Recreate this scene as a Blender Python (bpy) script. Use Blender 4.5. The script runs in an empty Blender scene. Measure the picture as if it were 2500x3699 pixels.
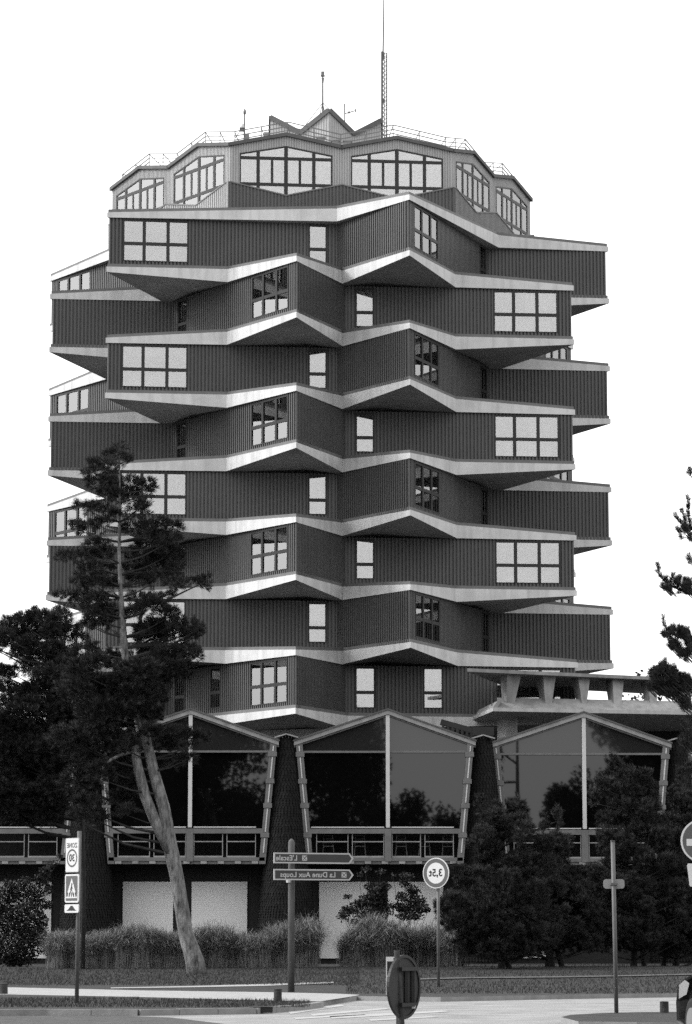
import bpy, bmesh, math, random
import numpy as np
from math import sin, cos, radians, pi, sqrt
from mathutils import Vector as V

random.seed(7)
sc = bpy.context.scene
sc.render.engine = 'CYCLES'
col = sc.collection

# ------------------------------------------------------------------ camera, sky, sun
F, TILT, YAW, DIST, EYE = 10872.95, 0.140989, 0.0079555, 148.539, 1.35   # focal length in photo pixels, metres
cam_d = bpy.data.cameras.new('camera')
cam_d.sensor_fit = 'HORIZONTAL'; cam_d.sensor_width = 36.0; cam_d.lens = 36.0*F/2500.0
cam_d.clip_start = 0.5; cam_d.clip_end = 3000
cam = bpy.data.objects.new('camera', cam_d); col.objects.link(cam)
cam.location = (0, 0, EYE); cam.rotation_euler = (pi/2+TILT, 0, 0)
sc.camera = cam

SUN_EL, SUN_AZ = 36.0, -88.0          # azimuth from the camera's back, negative = from the left
world = bpy.data.worlds.new('World'); sc.world = world; world.use_nodes = True
wn, wl = world.node_tree.nodes, world.node_tree.links
bg = wn['Background']
sky = wn.new('ShaderNodeTexSky'); sky.sky_type = 'NISHITA'; sky.sun_disc = False
sky.sun_elevation = radians(SUN_EL); sky.sun_rotation = radians(180-SUN_AZ)
sky.air_density = 1.0; sky.dust_density = 7.0
bw = wn.new('ShaderNodeRGBToBW'); wl.new(sky.outputs[0], bw.inputs[0])
mul = wn.new('ShaderNodeMath'); mul.operation = 'MULTIPLY'; mul.inputs[1].default_value = 0.55
wl.new(bw.outputs[0], mul.inputs[0])
addn = wn.new('ShaderNodeMath'); addn.operation = 'ADD'; addn.inputs[1].default_value = 7.6   # even white overcast
wl.new(mul.outputs[0], addn.inputs[0]); wl.new(addn.outputs[0], bg.inputs[0])
bg.inputs[1].default_value = 0.1
sun_d = bpy.data.lights.new('sun', 'SUN'); sun_d.energy = 1.5; sun_d.angle = radians(14)
sun = bpy.data.objects.new('sun', sun_d); col.objects.link(sun)
a, e = radians(SUN_AZ), radians(SUN_EL)
sdir = V((sin(a)*cos(e), -cos(a)*cos(e), sin(e)))
sun.rotation_euler = sdir.to_track_quat('Z', 'Y').to_euler()
sc.view_settings.view_transform = 'Standard'; sc.view_settings.look = 'None'
sc.cycles.use_denoising = False                # keeps needles and grass crisp; the little noise left reads as film grain
sc.view_settings.exposure = 1.06; sc.view_settings.gamma = 1.0; sc.view_settings.use_curve_mapping = False

# ------------------------------------------------------------------ photo pixel -> direction -> place
def ray(x, y):
    a, b = (x-1250)/F, (1849.5-y)/F
    return V((a, cos(TILT)-b*sin(TILT), sin(TILT)+b*cos(TILT)))
def P(x, y, depth):
    d = ray(x, y); t = depth/d.y
    return V((d.x*t, depth, EYE+d.z*t))
def PZ(x, y, z):
    d = ray(x, y); t = (z-EYE)/d.z
    return V((d.x*t, d.y*t, z))
def lawn_z(d):
    return 0.10 + 0.30*min(1.0, max(0.0, (d-85)/20.0))
def G(x, y, maxd=114.0):                       # where a pixel's ray meets the lawn
    d = ray(x, y); m = d.z/d.y
    t = (.10-EYE)/m if m < 0 else maxd
    if t > 85 or t < 0:
        t = (EYE-.10+.015*85)/(.015-m)
        if t > 105: t = (.40-EYE)/m if m < 0 else maxd
    t = min(t, maxd); p = P(x, y, t); p.z = lawn_z(t)
    return p
def pxm(depth): return F/depth                 # photo pixels per metre, roughly

# ------------------------------------------------------------------ materials
MATS = {}
KA = 0.53                                       # the picture is exposed about one stop up: keep true, darker albedos
def mat(name, g, rough=0.8, amp=0.25, scale=3.0, bump=0.0, bscale=30.0, stretch=(1, 1, 1), spec=0.3, streak=0.0):
    m = bpy.data.materials.new(name); m.use_nodes = True
    n, l = m.node_tree.nodes, m.node_tree.links
    b = n['Principled BSDF']; b.inputs['Roughness'].default_value = rough
    b.inputs['Specular IOR Level'].default_value = spec
    geo = n.new('ShaderNodeNewGeometry'); mp = n.new('ShaderNodeMapping'); mp.inputs['Scale'].default_value = stretch
    l.new(geo.outputs['Position'], mp.inputs['Vector'])
    nz = n.new('ShaderNodeTexNoise'); nz.inputs['Scale'].default_value = scale; nz.inputs['Detail'].default_value = 6
    nz.inputs['Roughness'].default_value = 0.65
    l.new(mp.outputs[0], nz.inputs['Vector'])
    r = n.new('ShaderNodeValToRGB')
    r.color_ramp.elements[0].position = 0.3; r.color_ramp.elements[1].position = 0.7
    g *= KA; lo, hi = g*(1-amp), g*(1+amp)
    r.color_ramp.elements[0].color = (lo, lo, lo, 1); r.color_ramp.elements[1].color = (hi, hi, hi, 1)
    l.new(nz.outputs[0], r.inputs[0])
    out = r.outputs[0]
    if streak:                                  # rain streaks: noise drawn out along the vertical
        m2 = n.new('ShaderNodeMapping'); m2.inputs['Scale'].default_value = (2.2, 2.2, 0.12)
        l.new(geo.outputs['Position'], m2.inputs['Vector'])
        n2 = n.new('ShaderNodeTexNoise'); n2.inputs['Scale'].default_value = 1.6; n2.inputs['Detail'].default_value = 5
        l.new(m2.outputs[0], n2.inputs['Vector'])
        mr = n.new('ShaderNodeMapRange'); mr.inputs[1].default_value = 0.45; mr.inputs[2].default_value = 0.75
        mr.inputs[3].default_value = 1.0; mr.inputs[4].default_value = 1.0-streak
        l.new(n2.outputs[0], mr.inputs[0])
        mx = n.new('ShaderNodeMixRGB'); mx.blend_type = 'MULTIPLY'; mx.inputs[0].default_value = 1.0
        l.new(out, mx.inputs[1]); l.new(mr.outputs[0], mx.inputs[2]); out = mx.outputs[0]
    if name.startswith('rib'):
        oi = n.new('ShaderNodeObjectInfo'); mr = n.new('ShaderNodeMapRange'); mr.inputs[3].default_value = .90; mr.inputs[4].default_value = 1.10
        l.new(oi.outputs['Random'], mr.inputs[0]); mx = n.new('ShaderNodeMixRGB'); mx.blend_type = 'MULTIPLY'; mx.inputs[0].default_value = 1.0
        l.new(out, mx.inputs[1]); l.new(mr.outputs[0], mx.inputs[2]); out = mx.outputs[0]
    l.new(out, b.inputs['Base Color'])
    if bump:
        nb = n.new('ShaderNodeTexNoise'); nb.inputs['Scale'].default_value = bscale; nb.inputs['Detail'].default_value = 4
        l.new(geo.outputs['Position'], nb.inputs['Vector'])
        bp = n.new('ShaderNodeBump'); bp.inputs['Strength'].default_value = bump; bp.inputs['Distance'].default_value = 0.02
        l.new(nb.outputs[0], bp.inputs['Height']); l.new(bp.outputs[0], b.inputs['Normal'])
    MATS[name] = m
    return m
def glass(name, ior, opaque=None, rough=0.004):
    """thin glazing: mirror reflection by Fresnel over clear glass, or over a dark room where opaque gives its albedo"""
    m = bpy.data.materials.new(name); m.use_nodes = True
    n, l = m.node_tree.nodes, m.node_tree.links
    b = n['Principled BSDF']; b.inputs['Roughness'].default_value = rough; b.inputs['IOR'].default_value = ior
    if opaque is not None: b.inputs['Base Color'].default_value = (opaque,)*3+(1,)
    else:
        fr = n.new('ShaderNodeFresnel'); fr.inputs[0].default_value = ior
        gl = n.new('ShaderNodeBsdfGlossy'); gl.inputs['Roughness'].default_value = 0.02
        geo = n.new('ShaderNodeNewGeometry'); nb = n.new('ShaderNodeTexNoise'); nb.inputs['Scale'].default_value = 0.7
        l.new(geo.outputs['Position'], nb.inputs['Vector'])
        bp = n.new('ShaderNodeBump'); bp.inputs['Strength'].default_value = 0.03; bp.inputs['Distance'].default_value = 0.02
        l.new(nb.outputs[0], bp.inputs['Height']); l.new(bp.outputs[0], gl.inputs['Normal'])
        t = n.new('ShaderNodeBsdfTransparent'); t.inputs[0].default_value = (.93, .93, .93, 1)
        mx = n.new('ShaderNodeMixShader'); l.new(fr.outputs[0], mx.inputs[0])
        l.new(t.outputs[0], mx.inputs[1]); l.new(gl.outputs[0], mx.inputs[2])
        l.new(mx.outputs[0], n['Material Output'].inputs[0])
    MATS[name] = m
    return m

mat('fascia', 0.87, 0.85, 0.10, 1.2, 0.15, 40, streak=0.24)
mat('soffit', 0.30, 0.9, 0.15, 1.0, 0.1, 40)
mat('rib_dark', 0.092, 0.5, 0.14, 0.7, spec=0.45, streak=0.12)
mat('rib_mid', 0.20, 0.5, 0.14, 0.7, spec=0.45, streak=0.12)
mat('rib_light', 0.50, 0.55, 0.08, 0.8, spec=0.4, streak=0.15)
mat('flashing', 0.21, 0.6, 0.15, 2.0)
mat('roof_trim', 0.13, 0.7, 0.2, 2.0)
mat('frame', 0.022, 0.5, 0.2, 2.0)
mat('interior', 0.10, 0.9, 0.2, 1.0)
mat('curtain', 0.85, 0.9, 0.05, 3.0)
mat('metal_rail', 0.22, 0.45, 0.15, 4.0)
mat('metal_dark', 0.12, 0.5, 0.2, 4.0)
mat('concrete_old', 0.36, 0.92, 0.28, 1.3, 0.3, 18, streak=0.3)
mat('concrete_light', 0.62, 0.9, 0.12, 1.0, 0.2, 25, streak=0.2)
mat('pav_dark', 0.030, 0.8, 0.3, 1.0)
mat('shingle', 0.020, 0.9, 0.5, 6.0, 0.4, 25, spec=0.12)
mat('pav_trim', 0.21, 0.7, 0.18, 3.0, 0.2, 20)
mat('pav_fascia', 0.44, 0.7, 0.2, 2.0, 0.2, 20, streak=0.25)
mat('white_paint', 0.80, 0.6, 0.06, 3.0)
mat('asphalt', 0.36, 0.9, 0.30, 0.8, 0.5, 60)
mat('asphalt_dark', 0.085, 0.92, 0.45, 2.2, 0.5, 60)
mat('path_worn', 0.13, 0.9, 0.3, 2.5, 0.4, 50)
mat('path', 0.44, 0.9, 0.14, 1.6, 0.4, 50)
mat('kerb', 0.34, 0.9, 0.2, 3.0, 0.3, 30)
mat('marking', 0.50, 0.8, 0.28, 4.0)
mat('lawn', 0.032, 0.95, 0.6, 1.8, 1.0, 22)
mat('grass', 0.052, 0.85, 0.5, 2.2, spec=0.15)
mat('reed', 0.34, 0.85, 0.45, 3.0, spec=0.15)
mat('needle', 0.027, 0.7, 0.55, 1.6, spec=0.2)
mat('needle_young', 0.034, 0.7, 0.55, 1.6, spec=0.25)
mat('leaf', 0.028, 0.6, 0.5, 4.0, spec=0.15)
mat('leaf_far', 0.02, 0.7, 0.4, 2.0, spec=0.2)
mat('bark', 0.22, 0.95, 0.85, 9.0, 1.0, 22, stretch=(1, 1, .3), spec=.1)
mat('bark_dark', 0.035, 0.9, 0.5, 7.0, 0.8, 16, stretch=(1, 1, .35))
mat('post_grey', 0.15, 0.6, 0.2, 6.0)
mat('post_wood', 0.12, 0.8, 0.35, 8.0, 0.4, 30, stretch=(1, 1, .2))
mat('sign_white', 0.85, 0.45, 0.03, 3.0)
mat('sign_grey', 0.13, 0.5, 0.08, 3.0)
mat('sign_black', 0.02, 0.5, 0.1, 3.0)
mat('sign_brown', 0.050, 0.5, 0.1, 3.0)
mat('sign_edge', 0.60, 0.5, 0.05, 3.0)
mat('metal_plate', 0.40, 0.5, 0.12, 3.0)
mat('sign_back', 0.05, 0.6, 0.2, 3.0, spec=0.2)
mat('wood_dark', 0.05, 0.9, 0.4, 8.0, 0.5, 30)
mat('car_paint', 0.02, 0.25, 0.1, 2.0, spec=0.6)
mat('tyre', 0.02, 0.9, 0.2, 5.0)
mat('chrome', 0.55, 0.2, 0.1, 5.0, spec=0.8)
glass('glass_tower', 2.95)
glass('glass_crown', 3.3)
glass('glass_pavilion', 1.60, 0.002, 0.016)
glass('glass_upper', 1.60, 0.016, 0.02)
glass('lens', 1.6, 0.2)

def white_brick():
    m = bpy.data.materials.new('white_brick'); m.use_nodes = True
    n, l = m.node_tree.nodes, m.node_tree.links; b = n['Principled BSDF']; b.inputs['Roughness'].default_value = 0.9
    geo = n.new('ShaderNodeNewGeometry'); sp = n.new('ShaderNodeSeparateXYZ'); cb = n.new('ShaderNodeCombineXYZ')
    l.new(geo.outputs['Position'], sp.inputs[0]); l.new(sp.outputs[0], cb.inputs[0]); l.new(sp.outputs[2], cb.inputs[1])
    br = n.new('ShaderNodeTexBrick'); br.inputs['Scale'].default_value = 1.0
    br.inputs['Brick Width'].default_value = 0.22; br.inputs['Row Height'].default_value = 0.075; br.inputs['Mortar Size'].default_value = 0.008
    br.inputs['Color1'].default_value = (.74,)*3+(1,); br.inputs['Color2'].default_value = (.72,)*3+(1,); br.inputs['Mortar'].default_value = (.63,)*3+(1,)
    l.new(cb.outputs[0], br.inputs['Vector']); l.new(br.outputs[0], b.inputs['Base Color'])
    MATS['white_brick'] = m
white_brick()

# ------------------------------------------------------------------ mesh helpers
ORG = {}
def tag(o, label=None, cat=None, group=None, kind=None):
    if label: o['label'] = label
    if cat: o['category'] = cat
    if group: o['group'] = group
    if kind: o['kind'] = kind
    return o
def thing(name, loc, label, cat, group=None):
    o = bpy.data.objects.new(name, None); col.objects.link(o); o.empty_display_size = 0.3
    o.location = loc; ORG[o] = V(loc); tag(o, label, cat, group)
    return o
class MB:
    def __init__(s): s.v = []; s.f = []
    def add(s, vs, fs):
        b = len(s.v); s.v += [tuple(x) for x in vs]; s.f += [tuple(i+b for i in f) for f in fs]
    def poly(s, pts): s.add(pts, [tuple(range(len(pts)))])
    def prism(s, pts, off):
        n = len(pts); off = V(off); q = [V(p)+off for p in pts]
        s.add(list(pts)+q, [tuple(range(n))[::-1], tuple(range(n, 2*n))]+[(i, (i+1) % n, (i+1) % n+n, i+n) for i in range(n)])
    def box(s, c, size, rz=0.0):
        c = V(c); sx, sy, sz = [k/2 for k in size]; ca, sa = cos(rz), sin(rz)
        pts = [c+V((x*ca-y*sa, x*sa+y*ca, z)) for z in (-sz, sz) for x, y in ((-sx, -sy), (sx, -sy), (sx, sy), (-sx, sy))]
        s.add(pts, [(3, 2, 1, 0), (4, 5, 6, 7), (0, 1, 5, 4), (1, 2, 6, 5), (2, 3, 7, 6), (3, 0, 4, 7)])
    def beam(s, p, q, w, h=None, up=(0, 0, 1)):
        p, q = V(p), V(q); h = h or w; d = (q-p).normalized()
        sd = d.cross(V(up))
        if sd.length < 1e-3: sd = d.cross(V((1, 0, 0)))
        sd.normalize(); u = sd.cross(d)
        pts = [b+sd*(x*w/2)+u*(y*h/2) for b in (p, q) for x, y in ((-1, -1), (1, -1), (1, 1), (-1, 1))]
        s.add(pts, [(3, 2, 1, 0), (4, 5, 6, 7), (0, 1, 5, 4), (1, 2, 6, 5), (2, 3, 7, 6), (3, 0, 4, 7)])
    def tube(s, pts, rads, n=8, wob=0.0):
        pts = [V(p) for p in pts]; base = len(s.v)
        if not hasattr(rads, '__len__'): rads = [rads]*len(pts)
        for i, p in enumerate(pts):
            d = (pts[min(i+1, len(pts)-1)]-pts[max(i-1, 0)]).normalized()
            ref = V((0, 1, 0)) if abs(d.y) < 0.9 else V((1, 0, 0))
            a = d.cross(ref).normalized(); b = d.cross(a)
            for k in range(n):
                t = 2*pi*k/n; r = rads[i]*(1+(random.uniform(-wob, wob) if wob else 0))
                s.v.append(tuple(p+a*(r*cos(t))+b*(r*sin(t))))
        for i in range(len(pts)-1):
            for k in range(n):
                k2 = (k+1) % n
                s.f.append((base+i*n+k, base+i*n+k2, base+(i+1)*n+k2, base+(i+1)*n+k))
        s.f.append(tuple(base+k for k in range(n))[::-1]); s.f.append(tuple(base+(len(pts)-1)*n+k for k in range(n)))
    def obj(s, name, material, parent=None, origin=None, smooth=False, fix=True, kind=None, label=None):
        org = ORG[parent] if parent else V(origin if origin else (0, 0, 0))
        me = bpy.data.meshes.new(name)
        me.from_pydata([(v[0]-org.x, v[1]-org.y, v[2]-org.z) for v in s.v], [], s.f)
        if fix and len(s.f) < 4000:
            bm = bmesh.new(); bm.from_mesh(me); bmesh.ops.recalc_face_normals(bm, faces=bm.faces); bm.to_mesh(me); bm.free()
        if smooth: me.polygons.foreach_set('use_smooth', [True]*len(me.polygons))
        me.materials.append(MATS[material])
        o = bpy.data.objects.new(name, me); col.objects.link(o)
        if parent: o.parent = parent
        else: o.location = org
        ORG[o] = org
        if kind: o['kind'] = kind
        if label: o['label'] = label
        return o

class Face:
    """a vertical face: u metres along it, z metres up, off metres out of it"""
    def __init__(s, p0, p1, outward):
        s.p = V((p0.x, p0.y, 0)); d = V((p1.x-p0.x, p1.y-p0.y, 0)); s.L = d.length; s.u = d.normalized()
        n = V((-s.u.y, s.u.x, 0)); s.n = n if n.dot(outward) > 0 else -n
    def W(s, u, z, off=0.0):
        q = s.p+s.u*u+s.n*off; return V((q.x, q.y, z))
    def pp(s, mb, pts, d0, d1):
        mb.prism([s.W(u, z, d0) for u, z in pts], s.n*(d1-d0))
    def rect(s, mb, u0, u1, z0, z1, d0, d1):
        s.pp(mb, [(u0, z0), (u1, z0), (u1, z1), (u0, z1)], d0, d1)

def ribbed(face, u0, u1, zb, zt, holes, pitch=0.172, dep=0.085, off=0.0):
    """profiled metal sheet: flat grooves and raised ribs, cut out round the openings"""
    mb = MB(); n = max(1, round((u1-u0)/pitch)); pt = (u1-u0)/n
    prof = []
    for i in range(n):
        b = u0+i*pt
        prof += [(b, 0), (b+pt*.38, 0), (b+pt*.44, dep), (b+pt*.94, dep)]
    prof.append((u1, 0))
    for (ua, da), (ub, db) in zip(prof, prof[1:]):
        um = (ua+ub)/2; segs = [(zb, zt)]
        for h in holes:
            if h[0] < um < h[1]: segs = [(zb, h[2]), (h[3], zt)]
        for lo, hi in segs:
            if hi(um)-lo(um) < 0.01: continue
            mb.add([face.W(ua, lo(ua), off+da), face.W(ub, lo(ub), off+db), face.W(ub, hi(ub), off+db), face.W(ua, hi(ua), off+da)], [(0, 1, 2, 3)])
    return mb

def text_mesh(body, size, material, name, parent, place, align='CENTER', extrude=0.002, bold=0.0):
    """lettering as flat raised mesh; place(x, y) gives the world point of a text coordinate"""
    cu = bpy.data.curves.new('lettering', 'FONT'); cu.body = body; cu.size = size; cu.align_x = align; cu.align_y = 'CENTER'
    cu.offset = bold; cu.resolution_u = 3
    o = bpy.data.objects.new('lettering_tmp', cu); col.objects.link(o)
    dg = bpy.context.evaluated_depsgraph_get(); me = o.evaluated_get(dg).to_mesh()
    mb = MB(); mb.v = [tuple(place(v.co.x, v.co.y)) for v in me.vertices]; mb.f = [tuple(p.vertices) for p in me.polygons]
    o.evaluated_get(dg).to_mesh_clear(); bpy.data.objects.remove(o); bpy.data.curves.remove(cu)
    return mb.obj(name, material, parent, fix=False)

# ------------------------------------------------------------------ setting: ground, road, path
def sheet(name, pts, material, parent=None, **k):
    mb = MB(); mb.poly(pts); o = mb.obj(name, material, parent, fix=False, **k); return o
mb = MB(); mb.poly([(-900, -300, 0), (900, -300, 0), (900, 1600, 0), (-900, 1600, 0)])
tag(mb.obj('road', 'asphalt', fix=False), kind='structure')

edge_px = [(-900, 3648), (-300, 3646), (165, 3645), (500, 3646), (918, 3640), (1050, 3631), (1110, 3625), (1158, 3618), (1215, 3606), (1290, 3598),
           (1592, 3602), (2046, 3593), (2500, 3586), (3000, 3580), (3600, 3576)]
edge = [PZ(x, y, 0.10) for x, y in edge_px]
edge = [V((-200, edge[0].y, .1))]+edge+[V((200, edge[-1].y, .1))]
mb = MB(); rows = []
for p in edge:
    ys = [p.y, max(p.y+.2, 85), 95, 105, 130, 260, 900]
    rows.append([V((p.x, y, lawn_z(y))) for y in ys])
for r0, r1 in zip(rows, rows[1:]):
    for i in range(len(r0)-1): mb.poly([r0[i], r1[i], r1[i+1], r0[i+1]])
mb2 = MB()
for p, q in zip(edge, edge[1:]): mb2.poly([V((p.x, p.y, 0)), V((q.x, q.y, 0)), q, p])
lawn = mb.obj('lawn', 'lawn', fix=False); tag(lawn, kind='structure')
tag(mb2.obj('lawn_edge', 'kerb', fix=False), kind='structure')

def drape(name, top, bot, dz, material):
    mb = MB()
    for i in range(len(top)-1):
        q = [G(*top[i]), G(*top[i+1]), G(*bot[i+1]), G(*bot[i])]
        mb.poly([v+V((0, 0, dz)) for v in q])
    return tag(mb.obj(name, material, fix=False), kind='structure')
drape('footpath', [(-400, 3560), (29, 3567), (496, 3578), (993, 3585), (1215, 3590), (1300, 3594)],
      [(-400, 3588), (29, 3593), (496, 3602), (993, 3615), (1158, 3618), (1290, 3597)], .004, 'path')
drape('side_path', [(400, 3569), (700, 3563), (950, 3556), (1205, 3548)], [(400, 3572), (700, 3568), (950, 3563), (1205, 3553)], .012, 'path')
drape('lawn_path', [(1490, 3538), (1700, 3533), (2046, 3530), (2300, 3525), (2600, 3518)], [(1490, 3543), (1700, 3537), (2046, 3534), (2300, 3529), (2600, 3522)], .03, 'path_worn')

# kerb stones along the verge
kerb = tag(bpy.data.objects.new('kerb', None), kind='structure'); col.objects.link(kerb); ORG[kerb] = V((0, 0, 0))
kpts = [PZ(x, y, 0.115) for x, y in [(-60, 3647), (165, 3645), (500, 3646), (918, 3640), (1050, 3631), (1110, 3625), (1158, 3618)]]
for p, q in zip(kpts, kpts[1:]):
    n = max(1, round((q-p).length/0.95))
    for i in range(n):
        a, b = p.lerp(q, i/n), p.lerp(q, (i+1)/n); d = (b-a).normalized(); nrm = V((d.y, -d.x, 0))
        j = random.uniform(-.006, .006)
        a = a+d*.006+nrm*.07; b = b-d*.006+nrm*.07
        if 905 < 1250+F*((a+b)/2).x/((a+b)/2).y < 935: continue     # the gully mouth
        mb = MB(); c = [V((v.x, v.y, -.02)) for v in (a, b, b-nrm*.14, a-nrm*.14)]
        mb.prism(c, (0, 0, .135+j)); mb.obj('kerb_stone', 'kerb', kerb)
gp = PZ(944, 3640, .11)
mb = MB(); mb.box((gp.x, gp.y-.02, .07), (.42, .14, .10)); g = mb.obj('gully', 'sign_black', origin=(gp.x, gp.y, 0))
mb = MB(); mb.box((gp.x, gp.y-.02, .128), (.46, .18, .012)); mb.obj('cover', 'metal_dark', g)
tag(g, 'dark road drain opening set into the kerb beside the crossing', 'drain')

# darker asphalt patch beside the verge, crossing stripes, near traffic island
sheet('asphalt_patch', [PZ(x, y, .004) for x, y in [(-300, 3668), (420, 3668), (620, 3676), (820, 3700), (820, 3790), (-300, 3790)]], 'asphalt_dark', kind='structure')
for x0, y0, x1, y1, t in [(1040, 3655, 1225, 3628, 8), (1120, 3663, 1385, 3641, 7), (1190, 3671, 1600, 3650, 9), (1060, 3676, 1300, 3663, 6), (1330, 3682, 1560, 3671, 6)]:
    sheet('crossing_stripe', [PZ(x0, y0, .006), PZ(x1, y1, .006), PZ(x1+25, y1+t*.5, .006), PZ(x0+10, y0+t, .006)], 'marking', kind='structure')
isl = [(2026, 3674), (2060, 3666), (2160, 3660), (2300, 3656), (2480, 3655), (2900, 3650), (2900, 3689), (2300, 3692), (2090, 3690)]
ip = [PZ(x, y, .1) for x, y in isl]
mb = MB(); mb.poly(ip); tag(mb.obj('island_lawn', 'lawn', fix=False), kind='structure')
mb = MB()
for i in range(len(ip)):
    p, q = ip[i], ip[(i+1) % len(ip)]; mb.poly([V((p.x, p.y, 0)), V((q.x, q.y, 0)), q, p])
tag(mb.obj('island_kerb', 'kerb', fix=False), kind='structure')

# ------------------------------------------------------------------ the tower
CY, SY = cos(YAW), sin(YAW)
def T(X, Z, H):
    return V((X*CY-(DIST-Z)*SY, (DIST-Z)*CY+X*SY, H+EYE))
def PT(ang, r, H): a = radians(ang); return T(r*sin(a), r*cos(a), H)
M0, GA, RT, RL, RS, H7 = 5.5928, 10.2721, 14.5415, 10.8316, 9.6175, 31.2231
FT, FB, RTP, RBT, VB = -0.014, -0.27, -0.408, -0.656, -0.623
RW, RV, DV = 14.30, 9.0, 1.0
def HS(j): return H7-3.0*(7-j)
ctr = T(0, 0, 0)
tower = thing('tower', (ctr.x, ctr.y, 0), 'tall tower of stacked folded storeys in dark ribbed cladding with pale concrete bands', 'tower')
E_ = EYE

def slab_ring(j):
    pts = []
    for k in range(6):
        b = (M0-GA+60*k, RT, 'B'); s_ = (M0+60*k, RS, 'S'); a = (M0+GA+60*k, RT, 'A'); l_ = (M0+30+60*k, RL, 'L')
        if j == 8: ring = [(M0-1.6+60*k, RS, 'S'), a]
        elif j == 0: ring = [b, (M0+1.6+60*k, RS, 'S')]
        else: ring = [b, s_, a, l_]
        for ang, r, kd in ring:
            if kd in 'SL': t, bt = 0.0, VB
            elif (kd == 'A') == (j % 2 == 1): t, bt = FT, FB
            else: t, bt = RTP, RBT
            pts.append((ang, r, t, bt))
    return pts
for j in range(9):
    H = HS(j); ring = slab_ring(j); n = len(ring)
    mb = MB()
    top = [PT(a, r, H+t) for a, r, t, b in ring]; bot = [PT(a, r, H+b) for a, r, t, b in ring]
    mb.add(top+bot, [(i, (i+1) % n, (i+1) % n+n, i+n) for i in range(n)])
    mb.add(top+[T(0, 0, H+.05)], [(i, (i+1) % n, n) for i in range(n)])
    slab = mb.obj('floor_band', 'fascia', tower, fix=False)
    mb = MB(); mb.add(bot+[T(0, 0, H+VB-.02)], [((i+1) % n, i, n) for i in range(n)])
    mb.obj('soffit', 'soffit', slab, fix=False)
    # thin metal upstand on the edge of the slab
    mb = MB(); hgt = .15
    lo = [PT(a, r-.07, H+t-.02) for a, r, t, b in ring]; hi = [PT(a, r-.07, H+t+hgt) for a, r, t, b in ring]
    li = [PT(a, r-.16, H+t+hgt) for a, r, t, b in ring]
    mb.add(lo+hi+li, [(i, (i+1) % n, (i+1) % n+n, i+n) for i in range(n)]+[(i+n, (i+1) % n+n, (i+1) % n+2*n, i+2*n) for i in range(n)])
    mb.obj('flashing', 'flashing', slab, fix=False)

def window(face, u0, u1, z0, z1, mull, tr, parent, gl='glass_tower', curt=None, fw=0.085, mw=0.15, tw=0.15):
    """dark framed window: outer frame, mullions at fractions, one transom at height fraction from the top"""
    fr = MB(); d0, d1 = -.03, .095
    face.rect(fr, u0, u0+fw, z0, z1, d0, d1); face.rect(fr, u1-fw, u1, z0, z1, d0, d1)
    face.rect(fr, u0+fw, u1-fw, z1-fw, z1, d0, d1); face.rect(fr, u0+fw, u1-fw, z0, z0+fw*.5, d0, d1)
    us = [u0+(u1-u0)*f for f in mull]; zt = z1-(z1-z0)*tr
    for u in us: face.rect(fr, u-mw/2, u+mw/2, z0+fw*.5, z1-fw, d0, d1+.004)
    xs = [u0+fw]+[v for u in us for v in (u-mw/2, u+mw/2)]+[u1-fw]
    for a, b in zip(xs[::2], xs[1::2]): face.rect(fr, a, b, zt-tw/2, zt+tw/2, d0, d1-.004)
    w = fr.obj('window', 'frame', parent)
    for a, b in zip(xs[::2], xs[1::2]):
        for lo, hi in ((z0+fw*.5, zt-tw/2), (zt+tw/2, z1-fw)):
            mb = MB(); face.rect(mb, a, b, lo, hi, .04, .052); mb.obj('pane', gl, w)
    for (ca, cb, cz0, cz1) in (curt or []):
        mb = MB(); face.rect(mb, u0+(u1-u0)*ca, u0+(u1-u0)*cb, z1-(z1-z0)*cz1, z1-(z1-z0)*cz0, -.22, -.20); mb.obj('curtain', 'curtain', w)
    return w

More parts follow.
